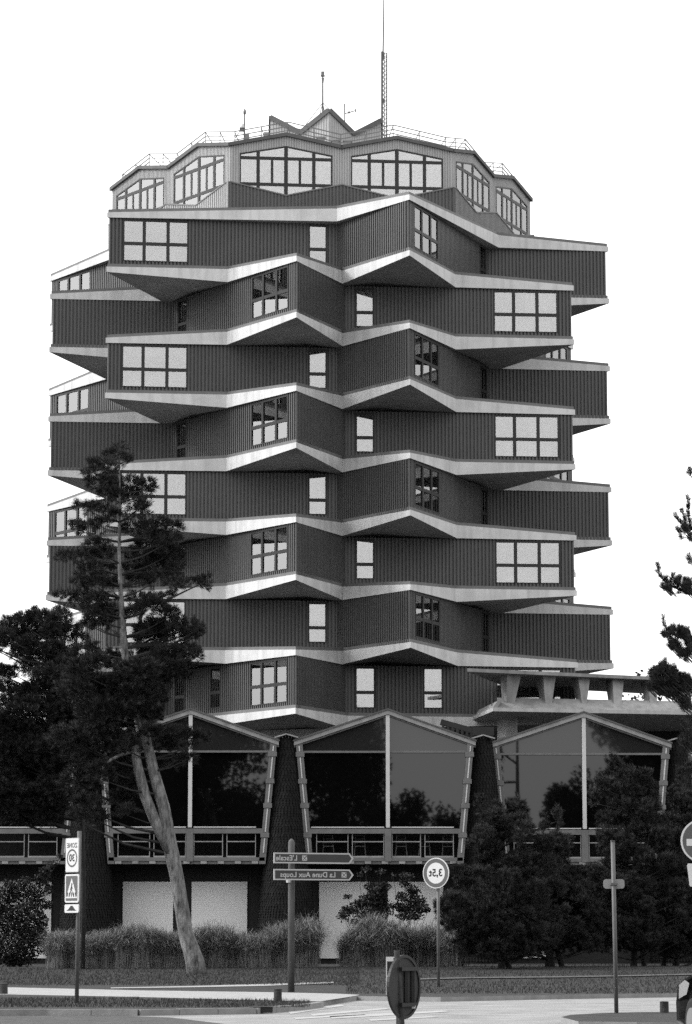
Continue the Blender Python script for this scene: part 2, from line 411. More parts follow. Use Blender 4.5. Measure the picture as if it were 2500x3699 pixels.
rwin = random.Random(17)
VIS_A, VIS_B = (-2, -1, 0, 1, 2), (-2, -1, 0, 1, 2)
for f in range(1, 9):
    A = f % 2 == 0; Hb, Ht = HS(f-1), HS(f); sg = 1 if A else -1
    for k in range(-3, 3):
        tip_a = M0+sg*GA+60*k; val_l = M0+60*(k+sg)-sg*DV; val_s = M0+60*k-sg*DV
        tip = PT(tip_a, RW, 0); vl = PT(val_l, RV, 0); vs = PT(val_s, RV, 0)
        mid = PT(tip_a, 8.0, 0)-ctr; mid.z = 0
        for long_, v in ((True, vl), (False, vs)):
            outw = ((tip+v)/2-ctr); outw.z = 0
            fc = Face(tip, v, outw); L = fc.L
            zb = lambda u, L=L: Hb+E_-.015
            zt = lambda u, L=L: Ht+E_+RBT+.004+(VB-RBT)*u/L
            holes, wins = [], []
            if long_:
                zt0 = Ht+E_+RBT-.02
                wins.append((.052*L, .342*L, zt0-2.03, zt0-.02, (.325, .685), .575, f))
                if f == 1:
                    wins.append((.865*L, .955*L, Ht+E_+VB-1.98, Ht+E_+VB-.06, (), .62, 0)); wins.append((.57*L, .66*L, Ht+E_+VB-1.98, Ht+E_+VB-.06, (), .62, 0))
                else:
                    wins.append((.868*L, .953*L, Ht+E_+VB-1.95, Ht+E_+VB-.07, (), .63, 0))
                for w in wins:
                    holes.append((w[0]+.02, w[1]-.02, (lambda u, z=w[2]+.03: z), (lambda u, z=w[3]-.03: z)))
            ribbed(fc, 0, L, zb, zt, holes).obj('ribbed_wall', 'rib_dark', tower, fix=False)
            if long_ and k in (VIS_A if A else VIS_B):
                for i, w in enumerate(wins):
                    cur = None
                    if i == 0:
                        cur = [(.12, .31, .70, .98), (.35, .66, .68, .98), (.71, .80, .66, .98)]
                        for q_, (ca, cb) in enumerate(((.04, .30), (.35, .66), (.71, .96))):     # a few blinds and drawn curtains
                            x_ = rwin.random()
                            if x_ < .22: cur.append((ca, cb, .04, rwin.uniform(.15, .5)))
                            elif x_ < .36: cur.append((ca, ca+(cb-ca)*rwin.uniform(.25, .5), .04, .55))
                    elif rwin.random() < .4: cur = [(.1, .9, .04, rwin.uniform(.2, .6))]
                    window(fc, w[0], w[1], w[2], w[3], w[4], w[5], tower, curt=cur)
        # corner trim at the tip
        mb = MB(); mb.tube([PT(tip_a, RW+.035, Hb-.014), PT(tip_a, RW+.035, Ht+RBT+.004)], .055, 6); mb.obj('corner_trim', 'rib_dark', tower)
mb = MB(); ring = [PT(60*k, 7.2, HS(0)) for k in range(6)]
mb.prism(ring, (0, 0, 24.2)); mb.obj('core', 'interior', tower)
mb = MB(); ring = [PT(M0+60*k, 8.7, -EYE) for k in range(6)]
mb.prism(ring, (0, 0, HS(0)+EYE-.5)); mb.obj('base', 'concrete_light', tower)

# crown: a hexagonal storey, two gabled bays to each side
RH, ZC, ZA = 10.6, 37.34+E_, 37.88+E_
ZF = HS(8)+E_
edge_ring = []                                         # zigzag roof edge, for the roof, trim and rail
for k in range(-3, 3):
    c0, c1 = PT(M0-30+60*k, RH, 0), PT(M0+30+60*k, RH, 0); md = (c0+c1)/2
    for q0, q1 in ((c0, md), (md, c1)):
        ow = (q0+q1)/2-ctr; ow.z = 0; fc = Face(q0, q1, ow); w = fc.L; h = w/2
        tent = lambda u, lo, hi, h=h: hi-(hi-lo)*abs(u-h)/h
        a0, a1 = .085*w, .915*w
        ztop = lambda u: tent(u, ZC-.02, ZA-.02)
        zwt = lambda u: tent(u, ZC-.53, ZA-.58)
        zvb = lambda u: tent(u, ZC-1.87, ZC-2.47)
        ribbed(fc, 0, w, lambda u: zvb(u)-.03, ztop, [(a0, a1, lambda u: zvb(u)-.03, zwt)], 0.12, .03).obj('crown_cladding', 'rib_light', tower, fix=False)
        mbp = ribbed(fc, -.095 if q0 is c0 else 0, w+.095 if q1 is c1 else w, lambda u: ZF-.3, zvb, [], 0.165, .05, .16)
        par = mbp.obj('crown_parapet', 'rib_dark' if k == 0 else ('rib_light' if k < 0 else 'rib_mid'), tower, fix=False)  # light from the left put into the colour: pale left, mid right, dark front
        mb = MB()
        for ua, ub in ((0, h), (h, w)): fc.pp(mb, [(ua, zvb(ua)-.05), (ub, zvb(ub)-.05), (ub, zvb(ub)+.01), (ua, zvb(ua)+.01)], 0, .24)
        mb.obj('coping', 'flashing', par)
        # hexagonal window
        fr = MB(); d0, d1 = -.02, .045
        us = [a0, .25*w, .5*w, .75*w, a1]; mwid = [.06, .16, .18, .16, .06]
        for u, m_ in zip(us, mwid):
            ua = u if u == a0 else (u-m_ if u == a1 else u-m_/2)
            fc.pp(fr, [(ua, zvb(ua)-.02), (ua+m_, zvb(ua+m_)-.02), (ua+m_, zwt(ua+m_)), (ua, zwt(ua))], d0, d1+.004)
        for ua, ub in ((a0, h), (h, a1)):
            fc.pp(fr, [(ua, zwt(ua)-.07), (ub, zwt(ub)-.07), (ub, zwt(ub)), (ua, zwt(ua))], d0, d1+.008)
        zu, zl = ZC-.66, ZC-1.93
        fc.rect(fr, a0, a1, zu-.075, zu+.075, d0, d1); fc.rect(fr, a0, a1, zl-.075, zl+.075, d0, d1)
        for u in (.375*w, .625*w): fc.rect(fr, u-.06, u+.06, zl+.075, zu-.075, d0, d1-.004)
        win = fr.obj('crown_window', 'frame', tower)
        cuts = [a0, .25*w, .5*w, .75*w, a1]
        for ua, ub in zip(cuts, cuts[1:]):
            for kind_ in range(3):
                if kind_ == 0: pts = [(ua, zvb(ua)), (ub, zvb(ub)), (ub, zl), (ua, zl)]
                elif kind_ == 1: pts = [(ua, zl), (ub, zl), (ub, zu), (ua, zu)]
                else: pts = [(ua, zu), (ub, zu), (ub, zwt(ub)), (ua, zwt(ua))]
                mb = MB(); fc.pp(mb, pts, .012, .02); mb.obj('pane', 'glass_crown', win)
        mb = MB(); fc.rect(mb, .52*w, .66*w, ZC-1.9, ZC-.6, -.4, -.37); mb.obj('curtain', 'curtain', win)
        # roof edge
        tr = MB()
        for ua, ub in ((-.06, h), (h, w+.06)):
            fc.pp(tr, [(ua, tent(ua, ZC, ZA)-.11), (ub, tent(ub, ZC, ZA)-.11), (ub, tent(ub, ZC, ZA)+.06), (ua, tent(ua, ZC, ZA)+.06)], -.1, .16)
        tr.obj('roof_edge', 'roof_trim', tower)
        edge_ring.append((V((q0.x, q0.y, ZC)), V(((q0.x+q1.x)/2, (q0.y+q1.y)/2, ZA))))
er = [p for pr in edge_ring for p in pr]; n = len(er)
cin = V((ctr.x, ctr.y, 0))
inner = [V((cin.x+(p.x-cin.x)*.5, cin.y+(p.y-cin.y)*.5, ZC+.1)) for p in er]
mb = MB(); mb.add(er+inner, [(i, (i+1) % n, (i+1) % n+n, i+n) for i in range(n)]); mb.poly(inner)
mb.obj('crown_roof', 'concrete_light', tower, fix=False)
mb = MB(); ring = [PT(M0+30+60*k, 2.6, HS(8)) for k in range(6)]; mb.prism(ring, (0, 0, 3.2)); mb.obj('crown_core', 'concrete_light', tower)
# guard rail following the folded edge
rail = MB(); posts = []
rp = [V((cin.x+(p.x-cin.x)*.955, cin.y+(p.y-cin.y)*.955, p.z)) for p in er]
for hgt in (.30, .50, .72):
    for i in range(n): rail.beam(rp[i]+V((0, 0, hgt)), rp[(i+1) % n]+V((0, 0, hgt)), .042)
gr = rail.obj('guard_rail', 'metal_rail', tower)
for i in range(n):
    for t in (0, .5):
        b = rp[i].lerp(rp[(i+1) % n], t); inw = (cin-V((b.x, b.y, 0))).normalized()
        mb = MB(); mb.beam(b+V((0, 0, -.05)), b+V((0, 0, .74)), .035)
        q = b+inw*.75+V((0, 0, .05)); mb.beam(b+V((0, 0, .70)), q, .03); mb.obj('stanchion', 'metal_rail', gr)
# star shaped roof hut
hp = []
for k in range(6):
    hp.append((PT(M0+60*k, 3.2, 0), 40.8+E_)); hp.append((PT(M0+30+60*k, 2.66, 0), 39.85+E_))
hut = MB(); n2 = len(hp)
bot = [V((p.x, p.y, ZC)) for p, z in hp]; top = [V((p.x, p.y, z-.1)) for p, z in hp]
for i in range(n2):
    j = (i+1) % n2; p, q = hp[i][0], hp[j][0]; ow = (p+q)/2-ctr; ow.z = 0; fc = Face(p, q, ow); L = fc.L
    m_ = ribbed(fc, 0, L, lambda u: ZC, lambda u, i=i, j=j, L=L: hp[i][1]+(hp[j][1]-hp[i][1])*u/L-.08, [], .14, .02)
    hut.add(m_.v, m_.f)
roofhut = hut.obj('roof_hut', 'rib_light', tower, fix=False)
mb = MB()
for i in range(n2):
    j = (i+1) % n2
    a = V((hp[i][0].x, hp[i][0].y, hp[i][1])); b = V((hp[j][0].x, hp[j][0].y, hp[j][1])); mb.beam(a, b, .22, .24)
mb.obj('roof_edge', 'roof_trim', roofhut)
mb = MB(); tp = [V((p.x, p.y, z)) for p, z in hp]
mb.add(tp+[V((ctr.x, ctr.y, 39.9+E_))], [(i, (i+1) % n2, n2) for i in range(n2)]); mb.obj('roof', 'roof_trim', roofhut, fix=False)
# small roof vents
for x, y in ((1160, 512), (1212, 522), (1255, 524)):
    p = P(x, y, 141.5); mb = MB(); mb.box((p.x, p.y, p.z-.3), (.35, .35, .9)); mb.box((p.x, p.y, p.z+.18), (.45, .45, .06)); mb.obj('roof_vent', 'concrete_old', tower)

# ---- masts standing on the roof
def at(x, y, d=148.0): return P(x, y, d)
b0 = at(1389, 500)
mast = thing('lattice_mast', (b0.x, b0.y, ZC), 'tall slender lattice mast with a long whip aerial on the tower roof', 'mast')
p0, p1 = at(1380, 506), at(1380, 186); q0, q1 = at(1397.5, 506), at(1397.5, 190)
r0, r1 = at(1388, 506, 148.25), at(1388, 188, 148.25)
mb = MB(); mb.tube([p0, p1], .055, 6); mb.tube([q0, q1], .035, 6); mb.tube([r0, r1], .025, 6); mb.obj('chord', 'metal_dark', mast)
mb = MB(); nn = 20
for i in range(nn):
    a, b = i/nn, (i+1)/nn
    mb.beam(p0.lerp(p1, a), q0.lerp(q1, a), .028); mb.beam(p0.lerp(p1, a), q0.lerp(q1, b), .022)
    mb.beam(q0.lerp(q1, a), r0.lerp(r1, b), .016); mb.beam(r0.lerp(r1, a), p0.lerp(p1, b), .016)
mb.obj('bracing', 'metal_rail', mast)
mb = MB(); mb.tube([at(1383, 215), at(1384, 180), at(1386, 60), at(1388, -140)], [.045, .04, .034, .026], 6); mb.obj('whip_aerial', 'metal_dark', mast)
c_ = at(1386, 364); mb = MB(); mb.box(c_, (.14, .12, .16)); mb.obj('lamp_box', 'metal_dark', mast)
b0 = at(1166, 430)
mast = thing('guyed_mast', (b0.x, b0.y, 39.9+E_), 'short guyed pole with a small instrument head above the star shaped roof hut', 'mast')
mb = MB(); mb.tube([at(1166, 440), at(1166, 300), at(1166, 275)], [.045, .04, .03], 6); mb.obj('pole', 'metal_dark', mast)
mb = MB(); mb.box(at(1166, 266), (.17, .17, .20)); mb.box(at(1166, 274), (.21, .21, .04)); mb.tube([at(1166, 298), at(1166, 281)], [.05, .075], 8); mb.obj('instrument_head', 'metal_rail', mast)
for x, y, d in ((1088, 472, 147.2), (1226, 428, 147.6), (1150, 432, 149.5), (1176, 424, 149.5)):
    mb = MB(); mb.beam(at(1166, 371), P(x, y, d), .03); mb.obj('guy_wire', 'metal_dark', mast)
b0 = at(1245, 455, 146.8)
aer = thing('television_aerial', (b0.x, b0.y, 39.9+E_), 'small television aerial on a thin pole right of the roof hut peak', 'aerial')
mb = MB(); mb.tube([at(1246, 462, 146.8), at(1245, 375, 146.8)], .032, 6); mb.obj('pole', 'metal_dark', aer)
mb = MB(); mb.beam(at(1245, 411, 146.8), at(1285, 399, 146.8), .035); mb.obj('boom', 'metal_dark', aer)
for x in (1256, 1262, 1268, 1275): c_ = at(x, 411-(x-1245)*.3, 146.8); mb = MB(); mb.beam(c_+V((0, -.12, -.06)), c_+V((0, .12, .06)), .03); mb.obj('element', 'metal_dark', aer)
mb = MB(); mb.box(at(1284.5, 399, 146.8), (.05, .2, .16)); mb.box(at(1261, 406, 146.8), (.09, .08, .10)); mb.obj('reflector', 'metal_dark', aer)
b0 = at(884, 512, 140)
ws = thing('weather_station', (b0.x, b0.y, ZC), 'small weather station with a round globe on the left of the crown roof', 'weather station')
mb = MB(); mb.tube([at(883, 515, 140), at(883, 412, 140)], [.05, .035], 6); mb.obj('pole', 'metal_rail', ws)
mb = MB(); c_ = at(884, 402, 140); mb.tube([c_+V((0, 0, z)) for z in (-.16, -.11, 0, .08, .14)], [.04, .07, .075, .05, .01], 8); mb.obj('globe', 'metal_rail', ws, smooth=True)
mb = MB(); c_ = at(873, 468, 140); mb.box(c_, (.2, .2, .16)); mb.obj('camera_housing', 'metal_dark', ws)
mb = MB(); c_ = at(875, 455, 140); mb.tube([c_+V((0, 0, z)) for z in (-.1, 0, .12)], [.13, .12, .03], 8); mb.obj('dome', 'white_paint', ws)
mb = MB(); c_ = at(893, 497, 140); mb.box(c_, (.2, .2, .34)); mb.obj('control_box', 'concrete_old', ws)
mb = MB(); mb.beam(at(868, 472, 140), at(850, 499, 140), .03); mb.obj('brace', 'metal_rail', ws)

# ------------------------------------------------------------------ concrete terrace beside the tower
ZD = P(1780, 2556, 133).z; ZU = P(1688, 2414, 132).z
dk = [PZ(1707, 2588, ZD), PZ(1780, 2556, ZD), PZ(2620, 2571.5, ZD)]
terr = thing('concrete_terrace', (dk[1].x, dk[1].y, 0), 'weathered concrete terrace with slanted fins carrying a flat slab beside the tower', 'terrace')
back = [V((dk[2].x+1, 147, ZD)), V((dk[0].x+1.6, 147, ZD))]
mb = MB(); mb.prism([v-V((0, 0, .16)) for v in dk+back], (0, 0, .16)); mb.obj('deck', 'concrete_light', terr)
mb = MB()                                              # sloping parapet behind the deck edge
p, q = dk[1]+V((.25, .05, 0)), dk[2]+V((0, .05, 0)); up = V((0, .9, .52))
mb.prism([p, q, q+up, p+up], (0, .25, -.02)); mb.obj('parapet', 'concrete_old', terr)
mb = MB(); p2, q2 = dk[1]+V((.02, .1, .005)), dk[0]+V((.1, -.05, .005)); mb.prism([p2, q2, q2+V((.2, 0, .3)), p2+V((.2, 0, .3))], (.2, 0, 0)); mb.obj('parapet', 'concrete_old', terr)
up_ = [PZ(1688, 2414, ZU), PZ(2620, 2455.5, ZU)]
ub = [V((up_[1].x+1, 146.5, ZU)), PZ(1823, 2468, ZU)]
mb = MB(); mb.prism([v-V((0, 0, .15)) for v in up_+ub], (0, 0, .15)); mb.obj('roof_slab', 'concrete_old', terr)
def lineat(a, b, x):                                   # point of the 3-D line a-b seen at photo column x
    t0, t1 = 0.0, 1.3
    for _ in range(50):
        t = (t0+t1)/2; p = a.lerp(b, t)
        zc = p.y*cos(TILT)+(p.z-EYE)*sin(TILT)
        if 1250+F*p.x/zc < x: t0 = t
        else: t1 = t
    return a.lerp(b, t0)
fin_px = [(1832, 1883, 1829, 1858), (1962, 2008, 1971, 1993), (2089, 2132, 2104, 2119), (2213, 2254, 2218, 2245), (2343, 2378, 2350, 2372), (2468, 2502, 2474, 2496)]
for x0, x1, x2, x3 in fin_px:
    a = lineat(up_[0]+V((0, .5, -.14)), up_[1]+V((0, .5, -.14)), x0); b = lineat(up_[0]+V((0, .5, -.14)), up_[1]+V((0, .5, -.14)), x1)
    c = lineat(dk[1]+V((0, .45, .18)), dk[2]+V((0, .45, .18)), x3); d = lineat(dk[1]+V((0, .45, .18)), dk[2]+V((0, .45, .18)), x2)
    mb = MB(); o = V((-.25, 1.1, 0))
    mb.add([a, b, c, d, a+o, b+o, c+o*.6, d+o*.6], [(0, 1, 2, 3), (7, 6, 5, 4), (0, 4, 5, 1), (1, 5, 6, 2), (2, 6, 7, 3), (3, 7, 4, 0)])
    mb.obj('fin', 'concrete_old', terr)  # darker concrete than the deck: front shading put into the fins' colour
cp = P(1832, 2600, 137)
mb = MB(); mb.prism([V((P(x, 2600, d_).x, d_, 0)) for x, d_ in ((1796, 138.2), (1825, 137), (1869, 137), (1869, 138.4))], (0, 0, ZD-.16)); mb.obj('column', 'concrete_light', terr)
mb = MB(); hr = [(1776, 2555), (1776, 2503), (1826, 2470)]
pa, pb, pc = P(1777, 2550, 134), P(1777, 2502, 134), P(1826, 2472, 136.5)
mb.beam(pa, pb, .05); mb.beam(pb, pc, .05)
for t in (.3, .55, .8): q = pb.lerp(pc, t); mb.beam(q, V((q.x, q.y, ZD)), .03)
mb.obj('stair_rail', 'metal_dark', terr)
mb = MB(); mb.prism([V((PZ(1860, 2600, ZD).x, 146, 7.5)), V((dk[2].x+2, 146, 7.5)), V((dk[2].x+2, 147, 7.5)), V((PZ(1860, 2600, ZD).x, 147, 7.5))], (0, 0, ZD-7.7)); mb.obj('back_wall', 'pav_dark', terr)

# ------------------------------------------------------------------ restaurant pavilion in front of the tower
cols_px = [(-395, 118.6), (318, 118.0), (1034, 118.0), (1747, 118.6), (2455, 120.2), (3160, 122.5)]
def zpav(y): return P(1405, y, 118.3).z
cpts = [V((P(x, 2900, d).x, d, 0)) for x, d in cols_px]
pav = thing('restaurant_pavilion', (cpts[2].x, cpts[2].y, 0), 'glazed restaurant pavilion with gabled bays between dark shingled columns', 'pavilion')
zap, zev, ztr, zrt, zb0, zb1, zmid, zfl, zsl = [zpav(y) for y in (2563, 2676, 2717, 2990, 2994, 3010, 3041, 3097, 3122)]
def inset(z): return .36+(.78-.36)*(zev-z)/(zev-zpav(3100))
rc = random.Random(3)
for ci, c in enumerate(cpts):
    cc = c+V((0, .45, 0)); colm = MB()
    hts = [(-.2, 1.25), (zpav(3296), 1.06), (zpav(2993), .72), (zpav(2668), .34)]
    colm.tube([cc+V((0, 0, z)) for z, r in hts], [r for z, r in hts], 16); co = colm.obj('column', 'shingle', pav)
    sh = MB(); z = .5
    while z < hts[-1][0]-.05:
        for (za, ra), (zb_, rb_) in zip(hts, hts[1:]):
            if za <= z <= zb_: r = ra+(rb_-ra)*(z-za)/(zb_-za)
        nsh = max(8, int(2*pi*r/.12)); o = rc.random()
        for i in range(nsh):
            t = 2*pi*(i+o)/nsh; 
            if sin(t) > .35: continue
            tw = .8*pi/nsh; lift = .022+rc.uniform(0, .02)
            def q(tt, zz, rr): return cc+V((cos(tt)*rr, sin(tt)*rr, zz))
            sh.add([q(t-tw, z+.16, r-.01), q(t+tw, z+.16, r-.01), q(t+tw, z+.03, r+lift), q(t, z-.03, r+lift+.012), q(t-tw, z+.03, r+lift)], [(0, 1, 2, 3, 4)])
            sh.add([q(t+tw, z+.03, r+lift), q(t, z-.03, r+lift+.012), q(t-tw, z+.03, r+lift), q(t, z+.03, r-.02)], [(0, 1, 3), (1, 2, 3)])
        z += .10
    sh.obj('shingles', 'shingle', co, fix=False, kind='stuff')
    cap = MB(); zc_ = zpav(2664)
    cap.beam(cc+V((-.45, -.35, zc_-.02)), cc+V((0, -.4, zc_+.11)), .3, .05); cap.beam(cc+V((0, -.4, zc_+.11)), cc+V((.45, -.35, zc_-.02)), .3, .05)
    cap.obj('gutter_cap', 'pav_fascia', co)
for bi, (c0, c1) in enumerate(zip(cpts, cpts[1:])):
    bd_ = (118.2, 118.0, 118.2, 119.6, 121.5)[bi]
    c0, c1 = [V((P(cols_px[bi+k][0], 2900, bd_).x, bd_, 0)) for k in (0, 1)]
    fc = Face(c0, c1, V((0, -1, 0))); L = fc.L; h = L*.515
    def tent(u): return zap-(zap-zev)*(abs(u-h)/((h-.3) if u < h else (L-.3-h)))
    # gable
    g = MB(); e0, e1 = .30, L-.30
    for ua, ub in ((e0, h), (h, e1)):
        fc.pp(g, [(ua, tent(ua)-.20), (ub, tent(ub)-.20), (ub, tent(ub)-.03), (ua, tent(ua)-.03)], -.3, .14)
    gab = g.obj('gable_board', 'pav_fascia', pav)
    g = MB()
    for ua, ub in ((e0-.04, h), (h, e1+.04)): fc.pp(g, [(ua, tent(ua)-.03), (ub, tent(ub)-.03), (ub, tent(ub)+.03), (ua, tent(ua)+.03)], -.5, .19)
    g.obj('drip_edge', 'roof_trim', gab)
    g = MB()
    for ua, ub in ((e0, h), (h, e1)): fc.pp(g, [(ua, tent(ua)-.27), (ub, tent(ub)-.27), (ub, tent(ub)-.215), (ua, tent(ua)-.215)], -.3, .06)
    g.obj('lower_board', 'pav_trim', gab)
    roof = MB()
    for ua, ub in ((e0, h), (h, e1)): fc.pp(roof, [(ua, tent(ua)-.12), (ub, tent(ub)-.12), (ub, tent(ub)-.005), (ua, tent(ua)-.005)], -11, -.5)
    roof.obj('roof', 'roof_trim', pav)
    # slanted posts with bright strips
    for side in (0, 1):
        pm = MB(); st = MB(); cl = MB()
        def U(z, a): return (inset(z)+a) if side == 0 else L-inset(z)-a
        fc.pp(pm, [(U(zsl, 0), zsl), (U(zsl, .26), zsl), (U(zev-.05, .26), zev-.05), (U(zev-.05, 0), zev-.05)], -.25, .10)
        po = pm.obj('slanted_post', 'pav_trim', pav)
        zs = [zfl+.05, zfl+.85, zfl+2.0, zfl+2.95, zfl+4.0, zev-.1]
        for za, zb_ in zip(zs, zs[1:]):
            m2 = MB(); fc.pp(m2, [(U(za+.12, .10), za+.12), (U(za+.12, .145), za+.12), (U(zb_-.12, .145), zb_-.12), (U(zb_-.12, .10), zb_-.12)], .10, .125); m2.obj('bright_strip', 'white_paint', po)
        for z in zs[1:-1]:
            m2 = MB(); fc.rect(m2, U(z, .13)-.17, U(z, .13)+.17, z-.09, z+.09, .06, .135); m2.obj('clamp', 'pav_trim', po)
    mb = MB(); fc.rect(mb, h-.075, h+.075, zrt, tent(h)-.2, -.2, .09); mb.obj('mullion', 'white_paint', pav)
    tz = MB()
    fc.rect(tz, inset(ztr)+.26, h-.075, ztr-.035, ztr+.045, -.18, .05); fc.rect(tz, h+.075, L-inset(ztr)-.26, ztr-.035, ztr+.045, -.18, .05)
    tz.obj('transom', 'pav_trim', pav)
    # four big panes
    for s_ in (0, 1):
        ua = (lambda z: inset(z)+.2) if s_ == 0 else (lambda z: L-inset(z)-.2)
        mb = MB(); fc.pp(mb, [(ua(ztr), ztr), (h, ztr), (h, tent(h)-.2), (ua(zev), tent(ua(zev))-.2)], -.10, -.085); mb.obj('glass_pane', 'glass_upper', pav)
        mb = MB(); fc.pp(mb, [(ua(zb1), zb1), (h, zb1), (h, ztr), (ua(ztr), ztr)], -.10, -.085); mb.obj('glass_pane', 'glass_pavilion', pav)
    # balustrade
    i0, i1 = inset(zfl)+.1, L-inset(zfl)-.1
    mb = MB(); fc.rect(mb, i0, i1, zb1-.02, zb0, -.12, .12); bal = mb.obj('balustrade_beam', 'pav_trim', pav)
    mb = MB(); fc.rect(mb, i0+.1, h-.15, zrt-.012, zrt+.03, .05, .13); fc.rect(mb, h+.15, i1-.3, zrt-.012, zrt+.03, .05, .13); mb.obj('handrail', 'white_paint', bal)
    mb = MB(); fc.rect(mb, h-.13, h+.13, zsl+.1, zb0-.03, -.1, .13); mb.obj('centre_post', 'pav_trim', bal)
    for ua, ub in ((i0+.3, h-.15), (h+.15, i1-.3)):
        mid_ = (ua+ub)/2
        for a_, b_ in ((ua, mid_-.07), (mid_+.07, ub)):
            mb = MB(); fc.rect(mb, a_, b_, zmid-.02, zmid+.02, 0, .04); fc.rect(mb, a_, b_, zfl-.01, zfl+.05, 0, .06)
            fc.rect(mb, a_, a_+.03, zfl, zb1-.02, 0, .035); fc.rect(mb, b_-.03, b_, zfl, zb1-.02, 0, .035); mb.obj('railing_frame', 'pav_fascia', bal)
    mb = MB(); fc.rect(mb, i0-.05, i1+.05, zsl+.12, zfl-.012, -7, .10); mb.obj('balcony_slab', 'pav_trim', pav)
    mb = MB(); fc.rect(mb, i0-.05, i1+.05, zsl, zsl+.118, -.3, .04); mb.obj('balcony_beam', 'pav_trim', pav)
    for t in range(9):
        u = i0+(i1-i0)*(t+.5)/9; mb = MB(); fc.rect(mb, u-.12, u+.12, zsl+.01, zsl+.11, .04, .11); mb.obj('bracket', 'pav_fascia', pav)
    # dark inside and the lower storey
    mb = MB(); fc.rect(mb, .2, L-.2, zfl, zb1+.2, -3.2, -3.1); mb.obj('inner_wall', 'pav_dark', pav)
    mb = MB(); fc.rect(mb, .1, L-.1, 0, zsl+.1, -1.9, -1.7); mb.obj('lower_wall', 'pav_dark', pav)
    for ua, ub in (((1.28, 3.26), (3.99, 6.18)) if bi < 3 else ((1.28, 2.6),)):
        mb = MB(); fc.rect(mb, ua, ub, .6, zpav(3183), -1.70, -1.62); mb.obj('white_brick_panel', 'white_brick', pav)
# stepped roof light behind the middle bay
mon = MB(); p, q = P(1592, 2608, 127), P(1712, 2642, 127)
mon.beam(p, q, .5, .22)
for t in range(7): c_ = p.lerp(q, (t+.5)/7)-V((0, .1, .2)); mon.box(c_, (.11, .3, .18))
mon.box(P(1745, 2643, 127), (.9, .6, .35)); mon.obj('roof_light', 'pav_dark', pav)

# chairs behind the railing of the middle bay
def chair(x, lab):
    t = (x-1034)/(1747-1034); c = cpts[2].lerp(cpts[3], t)+V((0, 1.0, zfl))
    root = thing('metal_chair', c, lab, 'chair', 'chairs behind the pavilion railing')
    mb = MB(); mb.box(c+V((0, 0, .45)), (.42, .42, .03)); mb.obj('seat', 'metal_rail', root)
    mb = MB()
    for s in (-.2, .2): mb.beam(c+V((s, .2, .45)), c+V((s*.9, .27, .9)), .025)
    for z in (.6, .75, .88): mb.beam(c+V((-.19, .24, z)), c+V((.19, .24, z)), .022)
    mb.obj('backrest', 'metal_rail', root)
    for sx, sy in ((-.19, -.19), (.19, -.19), (.19, .19), (-.19, .19)):
        mb = MB(); mb.beam(c+V((sx, sy, .45)), c+V((sx*1.25, sy*1.25, 0)), .025); mb.obj('leg', 'metal_rail', root)
for x, lab in ((1185, 'thin metal chair behind the pavilion railing above the arrow sign'), (1300, 'thin metal chair behind the pavilion railing just before the centre post'),
               (1450, 'thin metal chair behind the pavilion railing just past the centre post'), (1535, 'thin metal chair behind the pavilion railing above the weight limit sign'),
               (1620, 'thin metal chair behind the pavilion railing next to the wide young pine')): chair(x, lab)

# ------------------------------------------------------------------ vegetation
def basis(d):
    d = d.normalized(); ref = V((0, 0, 1)) if abs(d.z) < .9 else V((1, 0, 0)); a = d.cross(ref).normalized(); return d, a, d.cross(a)
def np_obj(name, verts, nper, faces_local, material, parent, kind='stuff'):
    """many small alike pieces in one mesh: verts (N, nper, 3), the same faces for each piece"""
    N = len(verts); org = ORG[parent]; me = bpy.data.meshes.new(name)
    vv = (verts.reshape(-1, 3)-np.array(org)).astype(np.float32)
    fl = np.array(faces_local); fs = (np.arange(N)[:, None, None]*nper+fl[None]).reshape(-1, fl.shape[1])
    me.vertices.add(len(vv)); me.vertices.foreach_set('co', vv.ravel())
    me.loops.add(fs.size); me.loops.foreach_set('vertex_index', fs.ravel().astype(np.int32))
    me.polygons.add(len(fs)); me.polygons.foreach_set('loop_start', np.arange(0, fs.size, fl.shape[1], dtype=np.int32))
    me.update(calc_edges=True); me.materials.append(MATS[material])
    o = bpy.data.objects.new(name, me); col.objects.link(o); o.parent = parent; ORG[o] = org; o['kind'] = kind
    return o
class Tufts:
    """shoots of pine needles: blades set all round an axis, leaning forwards"""
    def __init__(s, seed): s.d = []; s.g = np.random.default_rng(seed)
    def add(s, p, d, length, nl): s.d.append((*p, *d, length, nl))
    def obj(s, name, material, parent, needles, wid):
        A = np.array(s.d); g = s.g; N = len(A); K = needles
        p, d, L, nl = A[:, None, 0:3], A[:, 3:6], A[:, None, 6:7], A[:, None, 7:8]
        d = d/np.linalg.norm(d, axis=1, keepdims=True)
        ref = np.where(np.abs(d[:, 2:3]) < .9, [[0, 0, 1.]], [[1., 0, 0]])
        a = np.cross(d, ref); a /= np.linalg.norm(a, axis=1, keepdims=True); b = np.cross(d, a)
        ph = g.random((N, K, 1))*2*pi; o = a[:, None]*np.cos(ph)+b[:, None]*np.sin(ph); dd = d[:, None]
        r = p+dd*(L*g.random((N, K, 1)))
        tip = r+(dd*g.uniform(.45, .95, (N, K, 1))+o*g.uniform(.45, .9, (N, K, 1)))*nl*g.uniform(.7, 1.1, (N, K, 1))
        s1 = np.cross(np.broadcast_to(dd, o.shape), o); s2 = (dd-o)*.707
        sd = np.where(g.random((N, K, 1)) < .5, s1, s2)*wid
        mid = r*.5+tip*.5
        v = np.stack([r-sd*.6, mid-sd, tip, mid+sd], axis=2).reshape(N*K, 4, 3)
        return np_obj(name, v, 4, [(0, 1, 2, 3)], material, parent)
